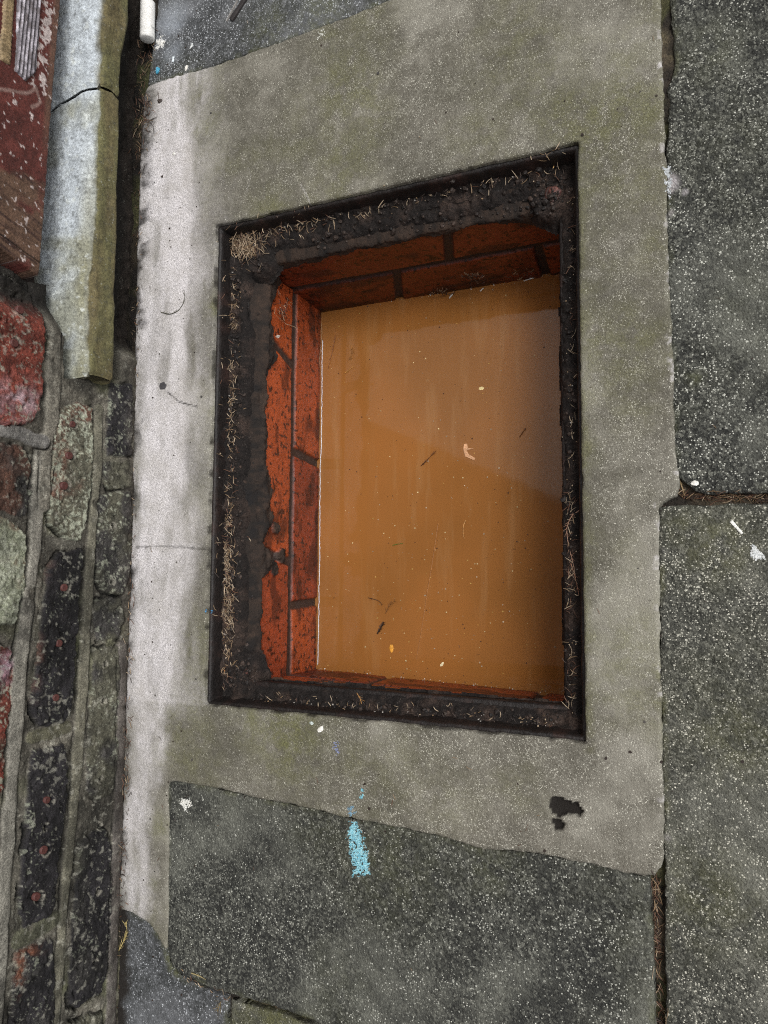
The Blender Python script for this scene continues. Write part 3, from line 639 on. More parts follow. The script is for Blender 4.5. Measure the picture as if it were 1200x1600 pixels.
M_wall = col_mat('weathered_brickwork', .85, .0011, sc=430, var=.42, spk=.35, spkcol=lin(150, 150, 138), spec=.3)
wall = empty('brick_wall', (XW, -.6, 0), label='old house wall of blackened and red bricks in cracked thick mortar, damp-proofing plugs in it', cat='brick wall')
into(mesh_obj('brickwork', V, Fa, M_wall, attrs=at), wall)
# the wall goes on above the picture
b = NB('upper_brick'); mp = b.n('ShaderNodeMapping'); b.t.links.new(b.pos, mp.inputs[0]); mp.inputs['Rotation'].default_value = (0, math.pi/2, 0)
mp2 = b.n('ShaderNodeCombineXYZ'); sp = b.n('ShaderNodeSeparateXYZ'); b.t.links.new(b.pos, sp.inputs[0]); b.t.links.new(sp.outputs[1], mp2.inputs[0]); b.t.links.new(sp.outputs[2], mp2.inputs[1])
bt_ = b.n('ShaderNodeTexBrick'); b.t.links.new(mp2.outputs[0], bt_.inputs[0]); bt_.inputs['Scale'].default_value = 1; bt_.inputs['Brick Width'].default_value = .225; bt_.inputs['Row Height'].default_value = .085
bt_.inputs['Mortar Size'].default_value = .007; bt_.inputs['Color1'].default_value = C4(lin(130, 60, 45)); bt_.inputs['Color2'].default_value = C4(lin(80, 55, 48)); bt_.inputs['Mortar'].default_value = C4(lin(110, 105, 92))
M_up = b.done(b.mix(.4, bt_.outputs[0], lin(90, 70, 60)), .9, [(b.noise(200), .002)])
def box(x0, x1, y0, y1, z0, z1):
    v = [(x, y, z) for x in (x0, x1) for y in (y0, y1) for z in (z0, z1)]
    return v, [(0, 1, 3, 2), (4, 6, 7, 5), (0, 4, 5, 1), (2, 3, 7, 6), (0, 2, 6, 4), (1, 5, 7, 3)]
v, f = box(-1.0, XW-.006, -3, .345, .330, 2.6); into(mesh_obj('upper_wall', v, f, M_up, smooth=False), wall)
v, f = box(-1.0, XW-.05, 1.9, 3.5, -.02, 2.6); into(mesh_obj('upper_wall', v, f, M_up, smooth=False), wall)

M_plug = plain('plug_plastic', lin(80, 46, 42), .6, .25, 600)
for u, v, r in PLUGS:
    p = onx(u, v, XW); iy, iz = np.searchsorted(ya, p[1]), np.searchsorted(za, p[2]); hl = Hh[iy-4:iy+5, iz-4:iz+5].max(); p = onx(u, v, XW+hl); r *= .00062; n = 22; V = []; Fa = []
    for k, (rr, xx) in enumerate([(0, .0002), (r*.35, .0), (r*.8, .0010), (r*.97, .0006), (r, -.004)]):
        for i in range(n):
            a = 2*math.pi*i/n; V.append((p[0]+xx+.001, p[1]+rr*math.cos(a), p[2]+rr*math.sin(a)))
    for k in range(4):
        for i in range(n): Fa.append((k*n+i, k*n+(i+1) % n, (k+1)*n+(i+1) % n, (k+1)*n+i))
    into(mesh_obj('plug', V, Fa, M_plug), wall)

# ------------------------------------------------------------------ stone sill, two lengths meeting at a weathered joint
M_stone = col_mat('weathered_sandstone', .85, .0011, sc=300, var=.3, spk=.25, spkcol=lin(200, 205, 200))
XF = -.738
A_px = [(212, -260), (206, 0), (204, 35), (193, 80), (189, 150), (187, 250), (184, 400), (181, 590)]
B_px = [(172, -260), (158, 0), (154, 140), (151, 250), (146, 350), (138, 450), (137, 590)]
A_w = np.array([onx(u, v, XF)[1:] for u, v in A_px])[::-1]; B_w = np.array([onx(u, v, XF-.003)[1:] for u, v in B_px])[::-1]
def stone(yend0, yend1, seed, **kw):
    """yend0/yend1: end y as a function of profile parameter q 0..1 (0 bottom front, .5 ridge, 1 back of the top)"""
    nq, ny = 110, int(abs(yend1(.3)-yend0(.3))/.0022)
    V = np.zeros((ny+1, nq, 3)); Cc = np.zeros((ny+1, nq, 3))
    q = np.linspace(-.25, 1, nq)
    for i in range(ny+1):
        t = i/ny
        tt = t
        y0 = np.array([yend0(a) for a in q]); y1 = np.array([yend1(a) for a in q]); y = y0*(1-tt)+y1*tt
        zb = np.interp(y, A_w[:, 0], A_w[:, 1]); zr = np.interp(y, B_w[:, 0], B_w[:, 1])
        zb = zb+.0028*float(fbm(y[0:1], y[0:1]*0, 0, 26, 4, seed+20)[0]); zr = zr+.0018*float(fbm(y[0:1], y[0:1]*0, 0, 40, 4, seed+21)[0])
        fr = np.clip(q/.42, 0, 1); tp = np.clip((q-.42)/.58, 0, 1); un = np.clip(-q/.25, 0, 1)
        x = XF-.003*fr-.095*tp-.055*un
        z = zb+(zr-zb)*fr+.012*tp-.001*un
        # rounded arrises
        rb = .0035*np.exp(-(q/.035)**2); x = x-rb; z = z+rb*.4
        rr = .0045*np.exp(-((q-.42)/.06)**2); x = x-rr*.6; z = z-rr*.8
        e = min(t, 1-t)*ny*.0022; er = .0035*math.sqrt(max(0, 1-min(1, e/.0035))) if e < .0035 else 0
        x = x-er*(fr < 1)*(q >= 0)-er*.0; z = z-er*((q > .42)*1.)+er*((q < .02)*.6)
        V[i] = np.stack([x, y, z], -1)
    yy, zz, xx = V[..., 1], V[..., 2], V[..., 0]
    nz = .0020*fbm(xx, yy*.5, zz, 30, 4, seed)+.0018*fbm(xx, yy*.6, zz, 110, 4, seed+1)+.0014*np.maximum(0, fbm(xx*1.5, yy*.35, zz*1.5, 50, 3, seed+2))
    Q = np.broadcast_to(q, yy.shape)
    V[..., 0] += np.where(Q < .44, nz, nz*.3); V[..., 2] += np.where(Q > .40, nz, 0)
    # flaked-off patch on the lower end of the front face
    fl = sst(.002, -.002, np.abs(yy-.335+.01*fbm(yy, zz, 0, 60, 3, 9))-.045)*sst(.30, .36, Q+.03*fbm(yy, zz, 0, 80, 3, 4))*sst(.50, .47, Q)
    V[..., 0] -= .0025*fl
    topc = lin(172, 179, 184); ol = lin(96, 93, 62)  # bluish sky light on the top face put into its colour
    f = sst(.38, .47, Q+.05*fbm(xx, yy, zz, 60, 3, seed+5))[..., None]
    c = ol*(.85+.3*fbm(xx, yy*.25, zz, 70, 4, seed+6)[..., None])*(1-f)+topc*f
    br = sst(.1, .5, fbm(xx, yy*.4, zz, 24, 3, seed+7))[..., None]*.5*(1-f); c = c*(1-br)+lin(96, 82, 58)*br
    gl = sst(-.2, .5, fbm(xx, yy, zz, 22, 4, seed+8)+.8*sst(.50, .30, yy)-.25)[..., None]*.75*f; c = c*(1-gl)+lin(122, 121, 98)*gl
    yel = (sst(.62, .46, Q)*sst(.60, .45, yy))[..., None]*f*.6; c = c*(1-yel)+lin(120, 116, 84)*yel
    pits = sst(.25, .5, fbm(xx, yy, zz, 260, 3, seed+9))[..., None]*.5; c = c*(1-pits)+lin(66, 66, 58)*pits
    wl = sst(.28, .5, fbm(xx, yy, zz, 170, 3, seed+10))[..., None]*.7*f; c = c*(1-wl)+lin(190, 195, 192)*wl
    Fa = grid_faces(ny+1, nq, np.ones((ny, nq-1), bool)).tolist()
    n0 = (ny+1)*nq; VV = V.reshape(-1, 3); CC = c.reshape(-1, 3)
    caps = []
    for row in (0, ny):                                   # end faces
        ctr = VV[row*nq:(row+1)*nq].mean(0); sgn = -1 if row == 0 else 1
        ctr = ctr+[0, sgn*.0015, 0]; VV = np.vstack([VV, ctr]); CC = np.vstack([CC, ol*.8]); ci = len(VV)-1
        for k in range(nq-1):
            a, b_ = row*nq+k, row*nq+k+1; Fa.append([a, b_, ci] if row else [b_, a, ci])
        Fa.append([row*nq+nq-1, row*nq, ci] if row else [row*nq, row*nq+nq-1, ci])
    org = np.array([XF, float(yend0(.3)), .03])
    o = mesh_obj('stone_sill', VV-org, [tuple(x) for x in Fa], M_stone, attrs={'Col': np.clip(CC, .01, 1)}, **kw); o.location = org; return o
yj = lambda a: float(np.interp(a, [-.25, 0, .15, .42, .6, .8, 1], [ony0(190, 157), ony0(190, 157), ony0(176, 140), ony0(153, 128), onz(130, 128, .12)[1], onz(105, 138, .13)[1], onz(84, 158, .14)[1]]))
def ony0(u, v): return onx(u, v, XF)[1]
stone(lambda a: ony0(150, 588)+.003*math.sin(a*7), lambda a: yj(a)-.0016, 501, label='lower length of weathered stone sill, green front face, square end above a lichened brick', cat='stone sill', group='weathered stone sill lengths under the door')
stone(lambda a: yj(a)+.0016, lambda a: 1.15, 531, label='upper length of weathered stone sill, pale top, running out of the top of the picture', cat='stone sill', group='weathered stone sill lengths under the door')

# ------------------------------------------------------------------ door board above the sill
def wall_piece(name, px, XP, colfn, hfn, th=.03, step=.0012, jag=None, mat=None, rough=.0006, seed=0, bev=.003):
    P = np.array(W2(px, XP)); lo = P.min(0)-.006; hi = P.max(0)+.006
    ya_ = np.arange(lo[0], hi[0], step); za_ = np.arange(lo[1], hi[1], step); y, z = np.meshgrid(ya_, za_, indexing='ij')
    d = sdf(y, z, P)+rough*fbm(y, z, 0, 90, 3, seed)
    if jag is not None: d = d+jag(y, z)
    h = hfn(y, z, d)-bev*(1-np.sqrt(np.clip(1-(1-np.clip(-d, 0, bev)/bev)**2, 0, 1)))
    h = np.where(d > step*.9, -th, np.where(d > 0, -bev, h))
    keep = np.minimum(np.minimum(d[:-1, :-1], d[1:, 1:]), np.minimum(d[1:, :-1], d[:-1, 1:])) < step*1.2
    V = np.stack([XP+h, y, z], -1).reshape(-1, 3); c = colfn(y, z, d)
    V, Fa, at = compact(V, grid_faces(len(ya_), len(za_), keep), {'Col': np.clip(c, .004, 1).reshape(-1, 3)})
    return mesh_obj(name, V, Fa, mat, attrs=at)
XD = -.772
M_wood = col_mat('old_painted_wood', .6, .0009, sc=380, var=.3, spk=.0, spec=.4)
_dl = np.array(W2([(62, 430), (0, 386)], XD)); _n = np.array([_dl[1][1]-_dl[0][1], -(_dl[1][0]-_dl[0][0])]); _n /= np.linalg.norm(_n)
def dend(y, z):                                     # distance from the sawn end of the board
    return np.abs((y-_dl[0][0])*_n[0]+(z-_dl[0][1])*_n[1])
def bcol(y, z, d):
    e = dend(y, z); gr = fbm(e*260, (z+y*.25)*30, 0, 1, 4, 601); gr2 = fbm(y*60, z*60, 0, 1, 4, 602)
    wood = lin(92, 70, 56)*(1-sst(-.1, .5, gr)[..., None])+lin(58, 40, 34)*sst(-.1, .5, gr)[..., None]
    paint = lin(92, 46, 40)*(.8+.4*gr2[..., None])
    f = sst(-.25, .12, fbm(y, z, 0, 28, 4, 603)+sst(.052, .12, e)-.42)[..., None]
    c = wood*(1-f)+paint*f
    ed = sst(-.014, -.007, d)[..., None]*sst(.12, .22, e)[..., None]*.7; c = c*(1-ed)+lin(98, 76, 62)*ed
    s_ = sst(.42, .52, fbm(y, z, 0, 190, 4, 604)+.5*sst(-.034, -.018, d)*sst(-.008, -.014, d)*sst(.19, .25, e))[..., None]*.8; c = c*(1-s_)+lin(196, 184, 180)*s_
    lj = polyline_d(y+.002*fbm(y, z, 0, 60, 3, 5), z+.002*fbm(y, z, 0, 60, 3, 6), W2([(0, 140), (40, 146), (56, 138), (64, 160), (50, 168)], XD)); l = sst(.003, .001, lj)[..., None]*.55
    c = c*(1-l)+lin(150, 128, 120)*l
    g = sst(.0014, .0004, np.abs(e-.015))[..., None]*.8; return c*(1-g)
bh = lambda y, z, d: .0010*fbm(dend(y, z)*260, z*30, 0, 1, 3, 605)+.0008*fbm(y, z, 0, 90, 3, 606)-.0015*sst(.0014, .0004, np.abs(dend(y, z)-.015))
door = empty('door_board', (XD, .36, .14), label='weathered brown board with peeling red paint at the foot of the door, top left', cat='door board')
into(wall_piece('board', [(112, -260), (96, 0), (88, 90), (79, 200), (71, 320), (62, 430), (0, 386), (-150, 285), (-150, -260)], XD, bcol, bh, th=.032, mat=M_wood, seed=61), door)
def sc_(y, z, d):
    zz = z+.054*y; k = np.sin(zz*2*math.pi/.0052)
    c = lin(126, 120, 126)*(.7+.35*k[..., None])+0*d[..., None]
    n_ = sst(.0, .35, fbm(y, z, 0, 170, 4, 611))[..., None]*.6; c = c*(1-n_)+lin(70, 60, 58)*n_
    w_ = sst(.15, .4, fbm(y*.4, z, 0, 260, 3, 612)+.35*k)[..., None]*.6; return c*(1-w_)+lin(198, 192, 200)*w_
M_metal = col_mat('dull_metal', .5, .0005, sc=500, var=.3, spec=.5)
into(wall_piece('ribbed_strip', [(46, -220), (78, -220), (64, 0), (61, 60), (56, 112), (42, 124), (27, 108), (29, 60), (31, 0)], XD+.0035, sc_, lambda y, z, d: .0012*np.sin((z+.054*y)*2*math.pi/.0052)+.0005*fbm(y, z, 0, 200, 3, 1), th=.006, mat=M_metal, bev=.001), door)
into(wall_piece('sealant_bead', [(34, -220), (44, -220), (24, 0), (20, 60), (18, 100), (4, 94), (1, 74), (6, 30), (8, 0)], XD+.003, lambda y, z, d: lin(150, 130, 98)*(.85+.25*fbm(y, z, 0, 200, 3, 621)[..., None]), lambda y, z, d: .0008*np.sin(y*2*math.pi/.006), th=.006, jag=lambda y, z: .0014*(2*np.abs((y/.0058) % 1-.5)), mat=M_wood, bev=.0015), door)
v, f = box(-1.0, XD-.050, .35, 1.9, .36, 2.6); into(mesh_obj('door_leaf', v, f, plain('pale_door_paint', lin(128, 128, 126), .5, .05), smooth=False), door)
v, f = box(-1.0, XD-.055, .35, 1.9, .116, .358); into(mesh_obj('shadow_rail', v, f, M_wood, smooth=False, attrs={'Col': np.tile(lin(46, 34, 30), (8, 1))}), door)  # shadow behind the board painted as dark brown

# ------------------------------------------------------------------ silt in the joints
xs = np.arange(XW-.04, .55, .004); ys = np.arange(-.85, 1.15, .004); X, Y = np.meshgrid(xs, ys, indexing='ij')
Zs = -.0125+.004*fbm(X, Y, 0, 60, 4, 701)+.002*fbm(X, Y, 0, 200, 3, 702)
Zs -= .006*sst(.0, .4, fbm(X, Y, 0, 12, 2, 703))
p = onz(1040, 120); Zs += .006*np.exp(-((X-p[0])/.03)**2)*(Y > .2)
Zs = np.where(X < XW+.012, Zs+.004, Zs)
ok = (X < RX0-.004) | (X > RX1+.004) | (Y < RY0-.004) | (Y > RY1+.004); nn = sst(-.2, .4, fbm(X, Y, 0, 40, 4, 704))[..., None]
cs = lin(44, 38, 31)*(1-nn)+lin(84, 74, 58)*nn; ms = sst(.0, .3, fbm(X, Y, 0, 25, 3, 705))[..., None]*.5; cs = cs*np.where((X < XW+.03) & (Y > .25), .35, .8)[..., None]; cs = cs*(1-ms)+lin(74, 76, 44)*ms  # earth under the stone sill darkened by painted shade
kk = ok[:-1, :-1] & ok[1:, 1:] & ok[1:, :-1] & ok[:-1, 1:]
V, Fa, at = compact(np.stack([X, Y, Zs], -1).reshape(-1, 3), grid_faces(len(xs), len(ys), kk), {'Col': cs.reshape(-1, 3)})
M_jsilt = col_mat('joint_silt', .9, .002, sc=350, var=.5)
mesh_obj('joint_silt', V, Fa, M_jsilt, attrs=at, kind='stuff', label='dark earth and moss filling the joints between paving slabs', cat='joint silt')

# ------------------------------------------------------------------ everything that has been dropped on the surfaces
bpy.context.view_layer.update(); DG = bpy.context.evaluated_depsgraph_get()
def drop(x, y, top=.2, default=0.):
    hit, loc, *_ = SC.ray_cast(DG, Vector((x, y, top)), Vector((0, 0, -1)))
    return loc.z if hit else default
def px_drop(u, v, z=0.):
    p = onz(u, v, z)
    for _ in range(3): z = drop(p[0], p[1], z+.02, z); p = onz(u, v, z)
    return p
class Bag:
    def __init__(s): s.V = []; s.F = []; s.C = []; s.n = 0
    def add(s, V, F, c):
        V = np.asarray(V, float); s.V.append(V); s.F += [tuple(i+s.n for i in f) for f in F]; s.C.append(np.tile(c, (len(V), 1))); s.n += len(V)
    def tube(s, pts, rad, c, sides=4):
        pts = np.asarray(pts, float); n = len(pts); V = []
        rad = np.broadcast_to(rad, (n,)) if not np.isscalar(rad) else np.full(n, rad)
        for i in range(n):
            t = pts[min(i+1, n-1)]-pts[max(i-1, 0)]; t = t/(np.linalg.norm(t)+1e-12)
            a = np.cross(t, [0, 0, 1.]) if abs(t[2]) < .95 else np.cross(t, [1., 0, 0]); a /= np.linalg.norm(a); b_ = np.cross(t, a)
            for k in range(sides):
                an = 2*math.pi*k/sides; V.append(pts[i]+rad[i]*(a*math.cos(an)+b_*math.sin(an)))
        F = [(i*sides+k, i*sides+(k+1) % sides, (i+1)*sides+(k+1) % sides, (i+1)*sides+k) for i in range(n-1) for k in range(sides)]
        F += [tuple(range(sides))[::-1], tuple((n-1)*sides+k for k in range(sides))]
        s.add(V, F, c)
    def needle(s, p, ang, L, r, c, bend=.3, tilt=.1, lift=.0004):
        n = 5; t = np.linspace(-.5, .5, n); a = ang+bend*t*2
        dx = np.cumsum(np.cos(a))/n*L; dy = np.cumsum(np.sin(a))/n*L
        P = np.column_stack([p[0]+dx-dx.mean(), p[1]+dy-dy.mean(), p[2]+lift+r+tilt*L*(t+.5)*.9+.0*t])
        s.tube(P, r*np.array([.6, 1, 1, .9, .35]), c, 3)
    def flake(s, p, r, c, th=.0004, asp=1., ang=0., k=6, nrm=None):
        an = np.linspace(0, 2*math.pi, k, endpoint=False)+random.random(); rr = r*(.65+.6*RNG.random(k))
        x = rr*np.cos(an)*asp; y = rr*np.sin(an)/asp**.5; ca, sa = math.cos(ang), math.sin(ang)
        X_ = x*ca-y*sa; Y_ = x*sa+y*ca
        top = np.column_stack([p[0]+X_*.85, p[1]+Y_*.85, np.full(k, p[2]+th)]); bot = np.column_stack([p[0]+X_, p[1]+Y_, np.full(k, p[2]-.0004)])
        s.add(np.vstack([top, bot]), [tuple(range(k))]+[(i, i+k, (i+1) % k+k, (i+1) % k) for i in range(k)], c)
    def build(s, name, mat, smooth=False, parent=None, **kw):
        return mesh_obj(name, np.vstack(s.V), s.F, mat, smooth=smooth, attrs={'Col': np.vstack(s.C)}, parent=parent, **kw)
M_litter = col_mat('dry_litter', .65, .0003, sc=700, var=.2)
TAN, PALE, RUST, DKBR, GREENY = lin(142, 118, 90), lin(180, 160, 134), lin(104, 72, 54), lin(62, 48, 40), lin(120, 112, 64)
def ncol(w=(4, 2, 2, 3)):
    c = random.choices([TAN, PALE, RUST, DKBR], w)[0]; return c*random.uniform(.4, .95)

# needles over the frame ledge
bag = Bag()
def scatter(bag, px0, px1, n, spread, z=-.03, w=(4, 2, 2, 3), L=(.006, .015), r=(.00028, .00052), bias=None, clump=.6, lift=.0003, sprd_y=None):
    for _ in range(n):
        t = random.random(); u = px0[0]*(1-t)+px1[0]*t; v = px0[1]*(1-t)+px1[1]*t
        u += random.gauss(0, spread); v += random.gauss(0, sprd_y or spread)
        if random.random() < clump and noise(u/28., v/28., 0, 77) < .5: continue
        p = px_drop(u, v, z)
        if p[2] < WZ+.01: continue
        a = random.uniform(0, math.pi) if bias is None else random.gauss(bias, .7)
        bag.needle(p, a, random.uniform(*L), random.uniform(*r), ncol(w), random.gauss(0, .35), random.uniform(0, .25), lift*random.uniform(0, 5))
scatter(bag, (362, 400), (352, 1060), 900, 7)
scatter(bag, (354, 760), (354, 980), 420, 7, w=(4, 5, 2, 1))
scatter(bag, (368, 372), (520, 335), 330, 9, w=(5, 3, 2, 1))
scatter(bag, (520, 335), (880, 258), 150, 9, w=(2, 2, 1, 3))
scatter(bag, (820, 260), (890, 240), 50, 8, w=(4, 3, 1, 1))
scatter(bag, (895, 300), (893, 760), 60, 4, w=(1, 3, 2, 3))
scatter(bag, (893, 760), (893, 1100), 110, 5, w=(2, 4, 3, 3))
scatter(bag, (400, 1088), (880, 1128), 100, 6, w=(2, 2, 1, 3), L=(.004, .010))
scatter(bag, (335, 1000), (350, 1075), 40, 8)
scatter(bag, (385, 800), (395, 850), 15, 8, L=(.006, .012))
# a thick nest of needles in one corner
for _ in range(380):
    u = random.gauss(382, 15); v = random.gauss(382, 13); p = px_drop(u, v, -.03); q = math.exp(-(((u-382)/20)**2+((v-382)/18)**2))
    bag.needle(p+[0, 0, .006*q*random.random()], random.uniform(0, math.pi), random.uniform(.008, .016), random.uniform(.00028, .00045), ncol((6, 4, 2, 1)), random.gauss(0, .3), random.uniform(-.1, .3))
bag.build('needle_litter', M_litter, kind='stuff', label='dry conifer needles strewn over the ledge of the iron frame', cat='needle litter')
# pale crumbs among them
bag = Bag()
for (a, b_, n_, sp_) in [((360, 420), (352, 700), 150, 7), ((355, 700), (348, 1040), 110, 8), ((400, 355), (860, 265), 90, 9), ((893, 300), (893, 1120), 80, 5), ((400, 1095), (880, 1130), 70, 6)]:
    for _ in range(n_):
        t = random.random(); p = px_drop(a[0]*(1-t)+b_[0]*t+random.gauss(0, sp_), a[1]*(1-t)+b_[1]*t+random.gauss(0, sp_), -.03)
        if p[2] < WZ+.01: continue
        bag.flake(p, random.uniform(.0004, .0010), random.choice([PALE, lin(170, 165, 158), DKBR, TAN])*random.uniform(.5, 1.1), th=.0009)
def clod(bag, p, r, c):
    n1, n2 = 4, 6; V = [(0, 0, r*.8)]
    for i in (1, 2, 3):
        ph = math.pi*i/4.6
        for j in range(n2):
            q = r*random.uniform(.7, 1.25); a = 2*math.pi*j/n2; V.append((q*math.sin(ph)*math.cos(a), q*math.sin(ph)*math.sin(a), q*.8*math.cos(ph)))
    F_ = [(0, 1+j, 1+(j+1) % n2) for j in range(n2)]+[(1+k*n2+j, 1+(k+1)*n2+j, 1+(k+1)*n2+(j+1) % n2, 1+k*n2+(j+1) % n2) for k in (0, 1) for j in range(n2)]
    bag.add(np.array(V)+p+[0, 0, r*.15], F_, c)
for (a, b_, n_, sp_) in [((372, 420), (366, 1050), 420, 13), ((400, 350), (880, 262), 330, 12), ((868, 290), (850, 320), 70, 12), ((893, 300), (893, 1120), 150, 5), ((400, 1092), (880, 1125), 170, 6), ((372, 1040), (392, 1060), 110, 14), ((395, 400), (420, 430), 60, 10), ((396, 450), (388, 1010), 160, 9), ((480, 385), (870, 318), 200, 9)]:
    for _ in range(n_):
        t = random.random(); p = px_drop(a[0]*(1-t)+b_[0]*t+random.gauss(0, sp_), a[1]*(1-t)+b_[1]*t+random.gauss(0, sp_), -.03)
        if p[2] < -.075 or p[2] > -.006: continue
        clod(bag, p, abs(random.gauss(0, .0012))+.0005, random.choice([lin(34, 26, 22), lin(48, 38, 32), lin(26, 21, 19), lin(62, 50, 43)])*random.uniform(.6, 1.1))
bag.build('crumbs', M_litter, kind='stuff', label='dark clods and pale grit lying on the silt of the iron frame', cat='grit')

# litter swept against the foot of the wall, and rusty needles packed in the joints
bag = Bag()
scatter(bag, (232, 70), (222, 230), 190, 9, z=0, w=(2, 1, 3, 4), sprd_y=16, L=(.006, .018), clump=.3)
scatter(bag, (218, 230), (214, 480), 100, 5, z=0, w=(1, 1, 2, 6), L=(.004, .010))
scatter(bag, (214, 480), (206, 900), 90, 3.5, z=0, w=(1, 2, 2, 5), L=(.003, .009))
scatter(bag, (204, 900), (196, 1260), 170, 4.5, z=0, w=(1, 1, 4, 4), L=(.005, .013), bias=math.pi/2)
scatter(bag, (196, 1260), (180, 1590), 130, 4, z=0, w=(1, 1, 3, 5), L=(.004, .010))
scatter(bag, (1062, 772), (1200, 779), 150, 4, z=0, w=(3, 1, 4, 6), L=(.006, .016), bias=0, clump=.3)
scatter(bag, (1025, 1368), (1034, 1600), 170, 4, z=0, w=(3, 1, 4, 5), L=(.008, .020), bias=math.pi/2, clump=.3)
scatter(bag, (268, 1512), (352, 1558), 40, 3, z=0, w=(3, 3, 1, 3), L=(.004, .010))
scatter(bag, (345, 1552), (360, 1562), 20, 6, z=0, w=(3, 3, 1, 3), L=(.008, .016))
bag.build('needle_litter', M_litter, kind='stuff', label='brown needles gathered along the wall foot and in the paving joints', cat='needle litter')
# loose needles and grit on the open paving
bag = Bag()
for _ in range(70):
    u, v = random.uniform(225, 1195), random.uniform(5, 1590)
    if 320 < u < 912 and 215 < v < 1165: continue
    bag.needle(px_drop(u, v, 0), random.uniform(0, math.pi), random.uniform(.003, .011), random.uniform(.0002, .00035), random.choice([DKBR, RUST, TAN])*random.uniform(.5, .9), random.gauss(0, .5), .02)
for _ in range(240):
    u = random.choice([random.uniform(220, 330), random.uniform(225, 1195)]); v = random.uniform(5, 1590)
    if 318 < u < 914 and 215 < v < 1165: continue
    bag.flake(px_drop(u, v, 0), abs(random.gauss(0, .0007))+.0003, random.choice([DKBR*.5, DKBR*.6, DKBR*.4, lin(60, 58, 56), lin(70, 66, 62)]), th=.0006)
for (u, v) in [(910, 211), (1033, 1190), (947, 1185), (985, 1175), (570, 1225), (577, 1263), (1160, 1190)]: bag.flake(px_drop(u, v, 0), .0017, DKBR*.45, th=.0012)
bag.build('grit', M_litter, kind='stuff', label='scattered dark grit and single needles on the open paving', cat='grit')

# ------------------------------------------------------------------ sprigs, twigs and other small things one can point to
def sprig(px, z, col, label, nl=.006, dens=1., r=.0004, side=(1, -1), z_fixed=None, group=None, name='dry_sprig', cat='sprig'):
    bag = Bag(); pts = [onz(u, v, z_fixed)+[0, 0, .001] if z_fixed is not None else px_drop(u, v, z)+[0, 0, .0010] for u, v in px]
    P = [];
    for a, b_ in zip(pts[:-1], pts[1:]):
        for t in np.linspace(0, 1, 5)[:-1]: P.append(a*(1-t)+b_*t)
    P.append(pts[-1]); P = np.array(P); k = np.array([.25, .5, .25])
    for _ in range(2): P[1:-1] = P[:-2]*.25+P[1:-1]*.5+P[2:]*.25
    bag.tube(P, np.linspace(r*1.5, r*.7, len(P)), col, 5)
    for i in range(1, len(P)-1):
        if random.random() > dens: continue
        t = P[i+1]-P[i-1]; a0 = math.atan2(t[1], t[0])
        for s_ in side:
            a = a0+s_*random.uniform(.35, .8); L = nl*random.uniform(.6, 1.2); q = np.array([math.cos(a), math.sin(a), .12])*L
            bag.tube([P[i], P[i]+q*.5+[0, 0, .0003], P[i]+q], [r*.7, r*.6, r*.25], col*random.uniform(.75, 1.2), 3)
    org = P[0].copy(); bag.V = [v_-org for v_ in bag.V]
    o = bag.build(name, M_litter, label=label, cat=cat, group=group); o.location = org; return o
sprig([(252, 488), (266, 492), (280, 486), (290, 470), (288, 452)], 0, lin(62, 60, 44), 'dark curved green-brown sprig on the white strip of concrete near the wall', .006, .55, .0004, (1,))
sprig([(178, 1502), (188, 1482), (196, 1466), (200, 1456), (197, 1440)], 0, lin(178, 160, 104), 'pale yellow sprig lying at the foot of the brick wall, bottom left', .007, .6, .0004)
sprig([(905, 798), (893, 806), (885, 825), (888, 850), (896, 880), (900, 905)], -.03, lin(170, 134, 112), 'long curling dry stem on the right ledge of the iron frame', .005, .35, .0004)
sprig([(892, 880), (900, 905), (905, 930)], -.03, lin(150, 108, 84), 'short rusty sprig below the curling stem on the right ledge', .006, .6, .0004)
sprig([(545, 1070), (555, 1078), (563, 1090), (566, 1100)], -.03, lin(176, 132, 80), 'forked tan needles hanging over the lower edge of the frame', .010, .5, .0004)
sprig([(344, 1068), (350, 1055), (353, 1042)], -.03, lin(186, 112, 50), 'small orange sprig in the lower left corner of the frame', .008, .6, .0004)
sprig([(865, 262), (880, 246), (895, 238)], -.03, lin(190, 150, 96), 'bright tan needle bundle in the upper right corner of the frame', .010, .6, .0004)
sprig([(1062, 750), (1066, 762), (1070, 776)], 0, lin(160, 136, 100), 'short upright stalk at the corner where the three slabs meet', .004, .4, .0006)
sprig([(355, 1556), (345, 1565), (340, 1580)], 0, lin(120, 104, 70), 'spidery dry sprig at the corner of the small mossy slab', .010, .8, .0004)
sprig([(300, 1520), (312, 1524), (322, 1530)], 0, lin(150, 136, 96), 'pale straw caught in the joint below the dark slab', .003, .2, .0006)
def stick(u0, v0, u1, v1, wid, th, col, label, name, cat, z=0, lift=.0, group=None, tap=.8):
    a = px_drop(u0, v0, z)+[0, 0, lift]; b_ = px_drop(u1, v1, z)+[0, 0, lift]; t = b_-a; L = np.linalg.norm(t); t /= L; s_ = np.cross([0, 0, 1.], t); s_ /= np.linalg.norm(s_); V = []; n = 9
    for i in range(n):
        c = a+t*L*i/(n-1); w_ = wid*.5*(1+(tap-1)*i/(n-1))*(1+.12*random.uniform(-1, 1)); h = th*(1+.15*random.uniform(-1, 1))
        for (q, hh) in ((-1, -.0004), (-.92, h*.8), (-.3, h), (.5, h*.95), (.95, h*.6), (1, -.0004)): V.append(c+s_*w_*q+[0, 0, hh])
    F = [(i*6+k, i*6+k+1, (i+1)*6+k+1, (i+1)*6+k) for i in range(n-1) for k in range(5)]+[tuple(range(6))[::-1], tuple((n-1)*6+k for k in range(6))]
    bg_ = Bag(); org = a.copy(); bg_.add(np.array(V)-org, F, col); o = bg_.build(name, M_litter, label=label, cat=cat, group=group); o.location = org; return o
